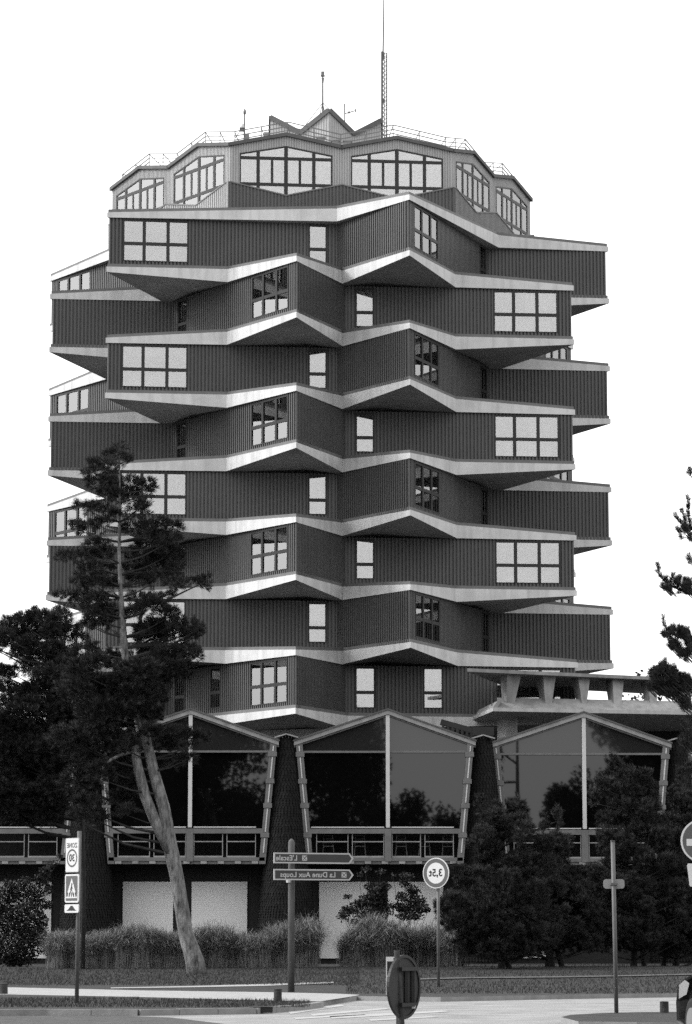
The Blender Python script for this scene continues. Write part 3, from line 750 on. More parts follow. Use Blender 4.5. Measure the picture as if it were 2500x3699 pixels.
def pine(name, label, trunk_pts, trunk_r, pads, seed, group=None, dens=1.0, nl=.175, needles=58, wid=.0058, mat_n='needle', bark='bark', upness=.9, extra=None, axis=None, spread=1.0):
    """trunk_pts world points; pads = list of (centre, rx, ry, rz) in metres, each fed by a branch from the nearest trunk point"""
    rr = random.Random(seed); root = thing(name, trunk_pts[0], label, 'pine tree', group)
    tb = MB(); tb.tube(trunk_pts, trunk_r, 10, .07); tr = tb.obj('trunk', bark, root, smooth=True)
    for e_p, e_r in (extra or []):
        tb = MB(); tb.tube(e_p, e_r, 9, .07); tb.obj('limb', bark, tr, smooth=True)
    lim, cr = MB(), Tufts(seed)
    ax = axis or trunk_pts
    segs = []
    for p, q in zip(ax, ax[1:]):
        nn = max(1, int((q-p).length/.3))
        segs += [p.lerp(q, i/nn) for i in range(nn)]
    for c, rx, ry, rz in pads:
        best = min(segs, key=lambda s: (V((s.x-c.x, s.y-c.y, 0)).length*.25+abs(s.z-(c.z-.35*V((s.x-c.x, s.y-c.y, 0)).length))))
        m_ = best.lerp(c, .5)+V((0, 0, -.12*(c-best).length*.6)); ln = (c-best).length
        r0 = min(.07, .014+.016*ln)
        if ln > .25: lim.tube([best, m_, c-V((0, 0, rz*.3))], [r0, r0*.7, .010], 5)
        n = max(6, int(dens*rx*rz*500))
        for i in range(n):
            while True:
                u = V((rr.uniform(-1, 1), rr.uniform(-1, 1), rr.uniform(-1, 1)))
                if u.length < 1: break
            if u.z < -.2 and rr.random() < .35: u.z = -u.z
            p = c+V((u.x*rx, u.y*ry, u.z*rz))*spread
            out = (p-best); out.z *= .3
            d = V((out.x, out.y, 0)).normalized()*rr.uniform(.1, .6)+u*.9+V((rr.uniform(-.4, .4), rr.uniform(-.4, .4), upness*rr.uniform(.2, 1.1)))
            cr.add(p, d, rr.uniform(.08, .20), nl*rr.uniform(.8, 1.15))
            if rr.random() < .05: lim.beam(p, p.lerp(c, .6)-V((0, 0, .08)), .012)
    if lim.f: lim.obj('branches', 'bark_dark', root, fix=False)
    cr.obj('crown', mat_n, root, needles, wid)
    return root
def pads_px(lst, ox, oy, sc_, depth, rr, kx=1.0, kz=1.0):
    out = []; q = pxm(depth)
    lst = lst+[(x+rr.uniform(-.9, .9)*rx, y+rr.uniform(-1.3, 1.3)*ry, rx*rr.uniform(.35, .6), ry*rr.uniform(.5, .9)) for x, y, rx, ry in lst]
    for (x, y, rx, ry) in lst:
        px_, py_ = ox+x*sc_, oy+y*sc_; dd = rr.uniform(-1, 1)*min(2.2, .6+rx*sc_/q)
        if abs(px_-440) < 75 and 1880 < py_ < 2420: dd = abs(dd)+.5+rx*sc_/q*.5        # leave the upper trunk in view
        c = P(px_, py_, depth+dd)
        out.append((c, rx*sc_/q*kx, max(.3, rx*sc_/q*.8), ry*sc_/q*kz))
    return out

# the big leaning pine in front of the tower
rr = random.Random(11)
LP = G(712, 3518); LD = LP.y
def lp(x, y, dd=0.0): return P(x, y, LD+dd)
trunk = [LP-V((0, 0, .1)), lp(703, 3470), lp(672, 3375), lp(637, 3160), lp(612, 3050), lp(590, 2914), lp(555, 2787), lp(524, 2660), lp(492, 2540), lp(458, 2420), lp(446, 2303), lp(440, 2202), lp(435, 2118), lp(431, 1994), lp(432, 1850), lp(431, 1640)]
tr_r = [v/2/pxm(LD) for v in (78, 64, 54, 48, 54, 44, 40, 36, 34, 30, 26, 22, 17, 13, 9, 4)]
limb = [([lp(618, 3090, -.05), lp(570, 2990, -.1), lp(525, 2880, -.15), lp(500, 2780, -.2), lp(486, 2700, -.1), lp(470, 2600, .2)], [v/2/pxm(LD) for v in (34, 40, 40, 36, 32, 24)]),
        ([lp(487, 2712, -.1), lp(440, 2725, -.4), lp(400, 2745, -.7), lp(362, 2790, -1)], [v/2/pxm(LD) for v in (16, 13, 11, 6)])]
top_pads = [(690, 100, 45, 45), (620, 170, 55, 55), (740, 200, 65, 30), (500, 250, 85, 55), (600, 290, 70, 55), (480, 400, 110, 55), (620, 430, 110, 75), (770, 420, 95, 65), (920, 440, 75, 65),
  (740, 530, 130, 55), (600, 500, 100, 55), (400, 620, 105, 45), (520, 630, 85, 45), (820, 640, 95, 40), (650, 700, 70, 45), (380, 800, 115, 45), (520, 780, 75, 55), (820, 800, 115, 60), (1000, 780, 115, 60), (1150, 790, 85, 55),
  (950, 880, 145, 55), (1100, 900, 115, 55), (480, 950, 110, 50), (250, 1050, 145, 40), (420, 1050, 125, 60), (560, 1010, 90, 60), (900, 1000, 150, 75), (1100, 1020, 135, 70), (830, 1100, 120, 70), (1050, 1130, 135, 70),
  (450, 1150, 115, 50), (550, 1170, 100, 60), (1000, 1240, 150, 55), (1180, 1290, 100, 35), (1370, 1280, 100, 45), (850, 1240, 110, 60), (480, 1290, 115, 50), (330, 1280, 75, 40), (600, 1300, 70, 50),
  (250, 1390, 120, 35), (420, 1420, 135, 55), (560, 1420, 80, 50), (850, 1410, 110, 40), (1080, 1410, 80, 30), (500, 1520, 145, 65), (950, 1480, 130, 70), (820, 1540, 100, 50), (1100, 1560, 85, 60),
  (600, 1600, 80, 50), (1000, 1650, 110, 50), (1180, 1620, 70, 40), (1350, 1680, 55, 38), (1200, 1720, 75, 30), (880, 1700, 80, 50), (480, 1640, 110, 50)]
low_pads = [(1050, 420, 110, 70), (1150, 350, 90, 55), (1280, 380, 90, 45), (1390, 340, 40, 35), (1060, 560, 125, 65), (1200, 540, 115, 55), (1320, 520, 75, 55), (1000, 650, 145, 75), (1150, 650, 125, 75), (1300, 620, 75, 55),
  (780, 560, 95, 55), (650, 620, 145, 75), (600, 520, 95, 45), (800, 780, 150, 90), (1000, 800, 145, 85), (1090, 860, 75, 55), (600, 780, 190, 95), (750, 930, 190, 95), (950, 930, 140, 75), (850, 1070, 120, 65), (650, 1080, 180, 75), (1090, 975, 45, 35),
  (1250, 1110, 130, 40), (1150, 1180, 80, 50), (1400, 1120, 90, 35), (1220, 1290, 60, 35), (860, 1330, 90, 80), (720, 1380, 80, 80), (600, 1240, 130, 90), (850, 1560, 90, 70), (620, 1600, 90, 70), (700, 1690, 60, 40), (1330, 1250, 35, 40), (520, 1120, 150, 80), (760, 1180, 110, 70), (900, 1180, 70, 60), (1080, 1080, 70, 50), (560, 1420, 110, 80), (930, 1430, 70, 60)]
pine('pine_tree', 'tall leaning pine with a forked trunk on the lawn in front of the tower', trunk, tr_r,
     pads_px(top_pads, 150, 1580, .4137, LD, rr, 1.0, .95)+pads_px(low_pads, 0, 2100, .509, LD, rr, 1.1, 1.1), 21, extra=limb, dens=.95)
# its neighbour whose trunk is hidden behind the foliage
left_pads = [(100, 330, 100, 60), (180, 300, 70, 60), (320, 280, 90, 50), (420, 280, 80, 50), (60, 420, 80, 60), (200, 420, 120, 60), (350, 380, 100, 70), (470, 360, 90, 50), (300, 500, 140, 50), (150, 520, 70, 30), (450, 560, 140, 70),
  (90, 650, 100, 30), (300, 640, 100, 40), (450, 680, 190, 70), (40, 770, 70, 30), (150, 810, 110, 50), (350, 800, 190, 90), (60, 890, 80, 40), (250, 940, 190, 90), (500, 950, 210, 95), (100, 1060, 130, 70), (300, 1090, 150, 75), (-60, 1000, 120, 80), (-80, 700, 100, 60), (-60, 450, 90, 60),
  (100, 1330, 130, 70), (300, 1280, 130, 80), (150, 1540, 150, 90), (350, 1500, 90, 80), (60, 1650, 100, 50), (420, 1180, 110, 60), (-100, 1250, 140, 90), (-100, 1500, 140, 90), (330, 1690, 60, 30), (230, 1200, 150, 80), (420, 1330, 110, 80), (60, 1220, 140, 80), (250, 1420, 130, 80), (480, 1560, 70, 60), (40, 1440, 120, 80), (380, 1620, 80, 50), (200, 1640, 110, 50)]
ND = LD+6
np_ = [G(150, 3500)]; np_[0] = V((P(150, 3400, ND).x, ND, lawn_z(ND)))
np_[0] = V((P(300, 3400, ND).x, ND, lawn_z(ND)))
npts = [np_[0], P(302, 3200, ND), P(296, 2900, ND), P(280, 2650, ND), P(250, 2450, ND), P(215, 2300, ND)]
pine('pine_tree', 'broad dark pine half hidden behind the leaning pine', npts, [.08, .08, .075, .07, .06, .03], pads_px(left_pads, 0, 2100, .509, ND, rr, 1.15, 1.15), 31, bark='bark_dark', dens=1.15)

# pine at the right edge: bare sky behind its upswept shoots
RD = 74.0; rr = random.Random(5)
rb_ = V((P(2640, 3500, RD).x, RD, 0.1))
rtr = [rb_, P(2640, 3000, RD), P(2630, 2500, RD), P(2620, 2000, RD), P(2615, 1600, RD)]
root = thing('pine_tree', rb_, 'near pine whose upswept shoots reach in over the concrete terrace', 'pine tree')
mb = MB(); mb.tube(rtr, [.2, .17, .13, .09, .03], 9, .06); mb.obj('trunk', 'bark', root, smooth=True)
lim, cr = MB(), Tufts(555)
def zr(x, y, dd=0): return P(2300+x*.3876, 1700+y*.3876, RD+dd)
def shoot(pts, r0, tl, seed, every=.10, nl=.115, need=16):
    rr2 = random.Random(seed)
    lim.tube(pts, [r0*(1-.6*i/(len(pts)-1)) for i in range(len(pts))], 5)
    for p, q in zip(pts, pts[1:]):
        n = max(1, int((q-p).length/every))
        for i in range(n):
            c = p.lerp(q, (i+rr2.random())/n)
            cr.add(c, (q-p).normalized()+V((rr2.uniform(-.3, .3), rr2.uniform(-.3, .3), .45)), tl, nl)
def clump(cx, cy, rx, ry, n, seed, dz=.5):
    rr2 = random.Random(seed); q = pxm(RD)
    for i in range(n):
        while True:
            u = V((rr2.uniform(-1, 1), rr2.uniform(-1, 1), rr2.uniform(-1, 1)))
            if u.length < 1: break
        p = zr(cx+u.x*rx, cy+u.z*ry, u.y*dz)
        cr.add(p, V((-.3+rr2.uniform(-.6, .4), rr2.uniform(-.5, .5), rr2.uniform(.5, 1.2))), .16, .13)
        lim.beam(p, p+V((.12, 0, -.12)), .012)
base = [P(2620, 2000, RD), P(2618, 2140, RD), P(2620, 2330, RD), P(2622, 2460, RD)]
shoot([base[0], zr(510, 540), zr(470, 530), zr(400, 480), zr(350, 420)], .03, .14, 1, .07); shoot([zr(500, 530), zr(480, 400), zr(478, 270)], .012, .12, 2, .06); shoot([zr(470, 520), zr(420, 380)], .012, .1, 3, .06)
shoot([zr(460, 620), zr(420, 640), zr(380, 540)], .012, .1, 4, .07); clump(470, 570, 40, 50, 16, 5); clump(510, 660, 15, 30, 5, 6)
shoot([base[1], zr(480, 1150), zr(400, 1110), zr(310, 1070), zr(250, 1020), zr(210, 960), zr(195, 890)], .03, .12, 7, .055)
shoot([zr(300, 1075), zr(340, 980)], .010, .1, 8, .06); shoot([zr(380, 1105), zr(403, 1010)], .012, .1, 9, .05); shoot([zr(285, 1060), zr(270, 1000)], .010, .1, 10, .06)
clump(390, 1060, 30, 25, 10, 11); clump(490, 1100, 50, 60, 40, 12); clump(300, 1120, 45, 25, 14, 13, .3)
shoot([zr(430, 1140), zr(350, 1150), zr(260, 1100)], .010, .1, 14, .09)
shoot([base[2], zr(470, 1560), zr(380, 1550), zr(300, 1500), zr(260, 1450), zr(245, 1390)], .03, .12, 15, .06)
clump(355, 1520, 28, 35, 14, 16); clump(440, 1540, 45, 50, 40, 17); clump(300, 1560, 35, 30, 14, 18, .3); clump(490, 1580, 30, 60, 20, 19); clump(370, 1670, 45, 60, 26, 20); clump(450, 1730, 60, 40, 34, 21); clump(510, 1680, 15, 80, 16, 22)
shoot([base[3], zr(450, 1990), zr(340, 1980), zr(255, 1920), zr(255, 1800)], .03, .13, 23, .06)
clump(260, 1880, 40, 50, 30, 24); clump(190, 1930, 45, 45, 34, 25); clump(330, 1920, 60, 60, 60, 26); clump(250, 2010, 90, 60, 110, 27); clump(380, 2010, 80, 80, 120, 28); clump(470, 2010, 50, 80, 60, 29); clump(330, 2100, 80, 35, 50, 30); clump(470, 2200, 40, 60, 30, 31); clump(500, 50, 12, 30, 4, 32); clump(508, 850, 8, 40, 5, 33); clump(150, 2040, 40, 40, 20, 34); clump(500, 2420, 40, 90, 40, 35); clump(480, 2560, 60, 70, 60, 36)
lim.obj('branches', 'bark_dark', root, fix=False); cr.obj('crown', 'needle', root, 80, .0042)

# young bushy pines on the right lawn
def young(label, bx, by, depth, cx, top, bot, half, seed, stems, candles, tilt=0.0, broad=1.45):
    rr = random.Random(seed); q = pxm(depth); base = V((P(bx, by, depth).x, depth, lawn_z(depth)))
    topp = P(cx, top+40, depth); pads = []
    n = 150
    for i in range(n):
        t = rr.random()**.6; y = top+50+(bot-top-50)*t
        wdt = half*min(1.0, .10+broad*t+(.22 if broad > 2 else 0))*(1.0 if t < .8 else 1-.9*(t-.8))
        a = rr.random()*2*pi; r = wdt*sqrt(rr.random())
        c = P(cx+r*cos(a)+tilt*(t-.5), y, depth+sin(a)*min(2.0, r/q))
        s = rr.uniform(.18, .40); pads.append((c, s, s, s*.85))
    for x, y in candles:
        c = P(x, y+22, depth); pads.append((c, .12, .12, .34))
    pts = [base-V((0, 0, .1)), base.lerp(topp, .3)+V((.1, 0, 0)), base.lerp(topp, .7), topp]
    ex = [([V((P(sx, sy, depth).x, depth+.3, lawn_z(depth)-.1)), base.lerp(topp, .35)+V((rr.uniform(-.6, .6), .3, 0)), base.lerp(topp, .6)+V((rr.uniform(-1, 1), .2, 0))], [.10, .08, .03]) for sx, sy in stems]
    return pine('young_pine', label, pts, [.13, .11, .06, .02], pads, seed+100, 'young pines on the lawn', mat_n='needle_young', bark='bark_dark', extra=ex, dens=1.1, nl=.15, upness=2.2)
young('wide dark young pine beside the round weight limit sign', 1810, 3506, 102.5, 1810, 2885, 3440, 205, 41, [(1848, 3502)], [(1735, 2890), (1800, 2905), (1865, 2905), (1890, 2925), (1780, 2940), (2010, 2935), (1960, 2960)], broad=2.3)
young('young pine between the wide dark pine and the spiky topped pine', 1979, 3487, 106, 2005, 3000, 3440, 165, 42, [(2003, 3487), (2035, 3487)], [(2010, 3010), (2050, 3030)])
young('spiky topped young pine behind the bare signpost', 2288, 3492, 108, 2290, 2745, 3430, 205, 43, [(2330, 3480)], [(2205, 2745), (2222, 2740), (2240, 2760), (2165, 2810), (2185, 2830), (2320, 2790), (2345, 2800), (2308, 2815), (2285, 2830), (2265, 2815), (2365, 2850), (2150, 2870)])
young('dense young pine farthest along the right lawn', 2440, 3484, 110, 2465, 2800, 3440, 190, 44, [(2400, 3484)], [(2460, 2790), (2490, 2770), (2430, 2850)])

def leafy(name, label, cat, base, twigs, clumps, seed, leaf=.085, n_each=60, material='leaf', group=None, trunk=None, part='crown'):
    """clumps: list of (centre, rx, ry, rz); leaves are small folded blades, twigs run from the base"""
    rr = random.Random(seed); root = thing(name, base, label, cat, group); tw = MB(); gg = np.random.default_rng(seed); lv = []
    if trunk: tb = MB(); tb.tube(*trunk, 8, .06); tb.obj('trunk', 'bark_dark', root, smooth=True)
    for c, rx, ry, rz in clumps:
        if twigs: 
            b = V(base)+V((rr.uniform(-.25, .25), rr.uniform(-.2, .2), 0)) if not trunk else trunk[0][-1]
            tw.tube([b, b.lerp(c, .55)+V((0, 0, .15*(c-b).length*.3)), c], [.018, .012, .005] if not trunk else [.1, .06, .02], 5)
        N = max(6, int(n_each*rx*rz*6)); u = gg.normal(size=(N, 3)); u /= np.linalg.norm(u, axis=1, keepdims=True); u *= gg.random((N, 1))**.4
        p = np.array(c)+u*[rx, ry, rz]; d = gg.normal(size=(N, 3)); d[:, 2] = d[:, 2]*.6+.2; d /= np.linalg.norm(d, axis=1, keepdims=True)
        a = np.cross(d, gg.normal(size=(N, 3))); a /= np.linalg.norm(a, axis=1, keepdims=True); b_ = np.cross(d, a); S = leaf*gg.uniform(.6, 1.25, (N, 1))
        lv.append(np.stack([p, p+d*S*.5+a*S*.32+b_*S*.06, p+d*S, p+d*S*.5-a*S*.32+b_*S*.06], axis=1))
    if tw.f: tw.obj('twigs', 'bark_dark', root, fix=False)
    np_obj(part, np.concatenate(lv), 4, [(0, 1, 2), (0, 2, 3)], material, root)
    return root
def clumps_px(lst, depth, rr): return [(P(x, y, depth+rr.uniform(-.4, .4)), rx/pxm(depth), max(.25, rx/pxm(depth)*.8), ry/pxm(depth)) for x, y, rx, ry in lst]
rr = random.Random(9)
LS = 106.0
leafy('leafy_shrub', 'leafy dark shrub at the end of the tall grass hedge under the pines', 'shrub', (P(50, 3500, LS).x, LS, lawn_z(LS)), True,
      clumps_px([(20, 3230, 60, 40), (80, 3215, 50, 40), (130, 3240, 35, 40), (40, 3290, 70, 45), (110, 3290, 50, 40), (20, 3350, 70, 50), (100, 3350, 60, 50), (30, 3420, 80, 50), (110, 3415, 60, 45), (60, 3465, 80, 30), (150, 3180, 30, 30), (165, 3150, 25, 20), (-40, 3300, 60, 60), (-40, 3420, 60, 60), (150, 3330, 25, 35), (190, 3120, 20, 14), (140, 3380, 40, 40), (175, 3215, 18, 22), (30, 3190, 26, 14), (95, 3178, 18, 14), (170, 3270, 22, 20), (180, 3440, 25, 25), (215, 3095, 12, 9)], LS, rr), 51, .10, 650)
LM = 108.5
leafy('leafy_shrub', 'sprawling leafy shrub before the white brick panels below the balcony', 'shrub', (P(1330, 3480, LM).x, LM, lawn_z(LM)), True,
      clumps_px([(1345, 3205, 30, 20), (1370, 3220, 35, 25), (1340, 3250, 45, 25), (1375, 3260, 40, 25), (1300, 3270, 35, 20), (1260, 3290, 35, 18), (1330, 3300, 50, 22), (1390, 3290, 30, 25), (1240, 3310, 25, 15), (1300, 3160, 12, 10), (1320, 3140, 18, 9), (1375, 3150, 16, 12), (1310, 3330, 60, 20), (1255, 3240, 14, 8), (1390, 3200, 22, 14)], LM, rr), 52, .10, 800)
leafy('leafy_shrub', 'upright leafy shrub close by the weight limit signpost', 'shrub', (P(1480, 3480, LM).x, LM, lawn_z(LM)), True,
      clumps_px([(1465, 3190, 22, 18), (1490, 3220, 28, 20), (1450, 3240, 25, 16), (1500, 3255, 38, 22), (1440, 3275, 28, 18), (1525, 3280, 28, 18), (1475, 3285, 45, 18), (1455, 3160, 14, 12), (1485, 3165, 12, 12), (1420, 3165, 8, 8), (1545, 3290, 15, 8), (1480, 3310, 55, 16), (1590, 3270, 18, 12)], LM, rr), 53, .10, 800)

# ornamental grass hedges
def hedge(label, spans, seed):
    rr = random.Random(seed); d0 = spans[0][4]
    root = thing('grass_hedge', (P((spans[0][0]+spans[-1][1])/2, 3500, d0).x, d0, lawn_z(d0)), label, 'grass hedge')
    g = np.random.default_rng(seed); out = []
    for x0, x1, top, n, d in spans:
        X0, X1 = P(x0, 3500, d).x, P(x1, 3500, d).x; zt = P(x0, top, d).z-lawn_z(d); n = int(n*5.5)
        nt = max(5, int((X1-X0)/.13)); cx = g.uniform(X0+.1, X1-.1, nt); cy = d+g.uniform(-.45, .6, nt); ch = zt*g.uniform(.74, 1.04, nt)*(.90+.13*np.sin(cx*2.1+seed))
        k = g.integers(0, nt, n); az = g.random(n)*2*pi; f = g.random(n)**.7                  # f: 0 upright heart, 1 arching rim
        h = ch[k]*(1.06-.34*f*f)*g.uniform(.60, 1.08, n); lean = (.10+.70*f)*h*g.uniform(.5, 1.2, n)
        b = np.stack([cx[k]+g.normal(0, .13, n), cy[k]+g.normal(0, .13, n), np.full(n, lawn_z(d)-.02)], 1)
        dv = np.stack([np.cos(az), np.sin(az), np.zeros(n)], 1); sd = np.stack([-dv[:, 1], dv[:, 0], np.zeros(n)], 1)*g.uniform(.0026, .0052, (n, 1))
        up = np.array([[0, 0, 1.]]); L = lean[:, None]; Hh = h[:, None]
        p1 = b+dv*L*.25+up*Hh*.6; p2 = b+dv*L*.62+up*Hh*.9; p3 = b+dv*L*1.15+up*Hh*(g.uniform(.74, 1.05, (n, 1)))
        out.append(np.stack([b-sd, b+sd, p1-sd, p1+sd, p2-sd, p2+sd, p3-sd*.8, p3+sd*.8], 1))
    np_obj('blades', np.concatenate(out), 8, [(0, 1, 3, 2), (2, 3, 5, 4), (4, 5, 7, 6)], 'reed', root)
hedge('long tall ornamental grass hedge behind the leaning pine trunk', [(175, 330, 3345, 3200, 103.5), (330, 520, 3335, 3600, 103.5), (520, 760, 3335, 4600, 104), (760, 960, 3340, 3800, 104.5), (930, 1150, 3318, 4600, 105)], 61)
hedge('ornamental grass hedge behind the round weight limit signpost', [(1225, 1330, 3340, 2200, 106), (1320, 1480, 3310, 3600, 106), (1460, 1640, 3300, 3900, 106.5), (1600, 1670, 3330, 1100, 106)], 62)

# short grass standing on the lawns
rr = random.Random(77); mb = MB()
def blades(n, xr, yr, hmax, wid):
    done = 0
    while done < n:
        x, y = rr.uniform(*xr), rr.uniform(*yr)
        if x < 1160 and 3562 < y < 3612+max(0, (x-993)*.03): 
            if not (y > 3600 and x < 500): continue
        p = G(x, y)
        if p.y < 52: continue
        h = hmax*rr.uniform(.4, 1.1); a = rr.random()*2*pi; sd = V((cos(a), sin(a), 0))*wid
        tip = p+V((rr.uniform(-.6, .6)*h, rr.uniform(-.6, .6)*h, h)); k = len(mb.v)
        mb.v += [tuple(p-sd), tuple(p+sd), tuple(tip)]; mb.f.append((k, k+1, k+2)); done += 1
blades(14000, (-40, 1300), (3498, 3560), .075, .010); blades(14000, (1250, 2540), (3480, 3590), .075, .010); blades(6000, (-40, 1120), (3606, 3640), .07, .007)
tag(mb.obj('lawn_grass', 'grass', fix=False), 'short rough grass covering the lawns around the signs and trees', 'grass', kind='stuff')

# far trees glimpsed through the terrace fins, and trees across the road that the glazing reflects
for i, (x, d, h, w) in enumerate(((2300, 200, 17.6, 2.2), (2355, 206, 18.0, 2.6), (2440, 204, 19.2, 3.2))):
    b = V((P(x, 3400, d).x, d, lawn_z(d))); r2 = random.Random(200+i)
    cl = [(b+V((r2.uniform(-w, w)*.7, r2.uniform(-w, w)*.7, h*r2.uniform(.45, .95))), w*.45, w*.45, w*.42) for _ in range(16)]
    leafy('broadleaf_tree', 'distant broadleaf tree glimpsed between the terrace fins', 'tree', b, True, cl, 210+i, .38, 5, 'leaf_far', 'distant trees beyond the terrace', trunk=([b, b+V((0, 0, h*.5))], [.25, .12]))
refl = [(-62, -22, 21, 6), (-48, -18, 24, 7), (-35, -24, 24, 7), (-24, -20, 25, 7), (-13, -21, 24, 7), (-1.4, -22, 25, 4.6), (4.5, -26, 14.0, 2.6), (9.0, -22, 12.2, 2.6), (13, -24, 13.2, 2.4), (20.5, -24, 16.0, 2.8), (25.8, -22, 24, 4.6), (38, -22, 23, 7), (50, -24, 22, 7)]
for i, (x, y, h, w) in enumerate(refl):
    b = V((x, y, 0)); r2 = random.Random(300+i)
    cl = [(b+V((r2.uniform(-w, w)*.8, r2.uniform(-w, w)*.5, h*r2.uniform(.22, .93))), w*.42, w*.4, h*.13) for _ in range(30)]
    leafy('broadleaf_tree', 'tree across the road, mirrored in the pavilion glazing', 'tree', b, True, cl, 320+i, .42, 26, 'leaf_far', 'trees mirrored in the glazing', trunk=([b, b+V((0, 0, h*.45))], [.3, .15]))

# ------------------------------------------------------------------ signs and street furniture
def board(name, plane, pts, th, material, parent):
    """flat panel: outline pts (s, z) in the panel's own plane, th thick"""
    o, sv, nv = plane; mb = MB(); mb.prism([o+sv*s+V((0, 0, z)) for s, z in pts], nv*th); return mb.obj(name, material, parent)
def rrect(s0, s1, z0, z1, r, n=4):
    pts = []
    for cx, cz, a0 in ((s1-r, z1-r, 0), (s0+r, z1-r, 90), (s0+r, z0+r, 180), (s1-r, z0+r, 270)):
        for i in range(n+1): t = radians(a0+90*i/n); pts.append((cx+r*cos(t), cz+r*sin(t)))
    return pts
def disc(r, n=28, c=(0, 0)): return [(c[0]+r*cos(2*pi*i/n), c[1]+r*sin(2*pi*i/n)) for i in range(n)]
def ringmesh(name, plane, r0, r1, off, material, parent, c=(0, 0), n=32):
    o, sv, nv = plane; mb = MB()
    a = [o+nv*off+sv*(c[0]+r0*cos(2*pi*i/n))+V((0, 0, c[1]+r0*sin(2*pi*i/n))) for i in range(n)]
    b = [o+nv*off+sv*(c[0]+r1*cos(2*pi*i/n))+V((0, 0, c[1]+r1*sin(2*pi*i/n))) for i in range(n)]
    mb.add(a+b, [(i, (i+1) % n, (i+1) % n+n, i+n) for i in range(n)]); return mb.obj(name, material, parent, fix=False)
def plate(name, plane, pts, off, material, parent):
    o, sv, nv = plane; mb = MB(); mb.poly([o+nv*off+sv*s+V((0, 0, z)) for s, z in pts]); return mb.obj(name, material, parent, fix=False)
def solve_depth(y, z=0.10):
    d = ray(1250, y); return (z-EYE)/d.z*d.y

# zone 30 / crossing / hump sign
d = G(277, 3623).y; b = G(277, 3623); q = pxm(d)
zs = thing('zone_sign', b, 'post with a speed zone panel, a pedestrian crossing panel and a small hump plate', 'road sign')
tp = P(287, 3002, d)
mb = MB(); mb.tube([b, tp], .042, 10); mb.obj('post', 'post_grey', zs, smooth=True)
ang = radians(50); sv = V((cos(ang), -sin(ang), 0)); nv = V((-sin(ang), -cos(ang), 0))      # right edge turned towards the viewer
kx = 1/(q*cos(ang))
o = P(271, 3213, d)+nv*.06; pl = (o, sv, nv)
def zz(y): return (3213-y)/q
z0, z1 = zz(3152), zz(3030); w2 = 26*kx
board('zone_panel', pl, rrect(-w2, w2, z0, z1, .03), .02, 'sign_edge', zs)
zp = plate('zone_face', pl, rrect(-w2+.012, w2-.012, z0+.012, z1-.012, .025), .0215, 'sign_white', zs)
cz = (z0+z1)/2-.06
ringmesh('zone_ring', pl, .145, .18, .024, 'sign_grey', zp, (0.0, cz))
mir = lambda off, cx, cz: (lambda x, y: o+nv*off+sv*(cx-x)+V((0, 0, cz+y)))       # the whole photograph is printed mirror-wise
text_mesh('30', .20, 'sign_black', 'zone_number', zp, mir(.025, 0, cz), bold=.004)
text_mesh('ZONE', .13, 'sign_grey', 'zone_word', zp, mir(.024, 0, z1-.15), bold=.003)
z0, z1 = zz(3260), zz(3159); w2 = 27.5*kx
board('crossing_panel', pl, rrect(-w2, w2, z0, z1, .04), .02, 'sign_white', zs)
cpn = plate('crossing_field', pl, rrect(-w2+.035, w2-.035, z0+.035, z1-.035, .02), .022, 'sign_grey', zs)
zt_, zb_ = z1-.075, z0+.10
plate('white_triangle', pl, [(-w2+.05, zb_), (w2-.05, zb_), (0, zt_)], .024, 'sign_white', cpn)
fig = MB(); g3 = lambda s, z: o+nv*.0265+sv*s+V((0, 0, z))
zc_ = (zt_+zb_)/2-.03
fig.poly([g3(*p) for p in disc(.022, 12, (0.01, zc_+.10))])
for a_, b_, t in (((0.005, zc_+.08), (-.01, zc_-.02), .035), ((-.01, zc_), (-.07, zc_-.12), .018), ((0, zc_), (.055, zc_-.12), .018), ((0.0, zc_+.06), (-.05, zc_-.01), .012), ((0.0, zc_+.06), (.05, zc_+.0), .012)):
    dx, dz = b_[0]-a_[0], b_[1]-a_[1]; l_ = sqrt(dx*dx+dz*dz); nx, nz = -dz/l_*t/2, dx/l_*t/2
    fig.poly([g3(a_[0]+nx, a_[1]+nz), g3(b_[0]+nx, b_[1]+nz), g3(b_[0]-nx, b_[1]-nz), g3(a_[0]-nx, a_[1]-nz)])
for s in (-.15, -.08, 0, .08, .15): fig.poly([g3(s-.015, zb_+.015), g3(s+.015, zb_+.015), g3(s*.86+.013, zb_+.10), g3(s*.86-.013, zb_+.10)])
fig.obj('walking_figure', 'sign_black', cpn, fix=False)
plate('white_bar', pl, [(-w2+.035, zb_-.012), (w2-.035, zb_-.012), (w2-.035, zb_), (-w2+.035, zb_)], .0235, 'sign_white', cpn)
z0, z1 = zz(3296), zz(3266); w2 = 28*kx
board('hump_plate', pl, rrect(-w2, w2, z0, z1, .03), .02, 'sign_white', zs)
plate('hump_symbol', pl, [(-w2*.75, z0+.04), (w2*.75, z0+.04), (w2*.45, z0+.07), (w2*.18, z1-.03), (-w2*.12, z1-.03), (-w2*.4, z0+.075)], .0225, 'sign_black', zs)

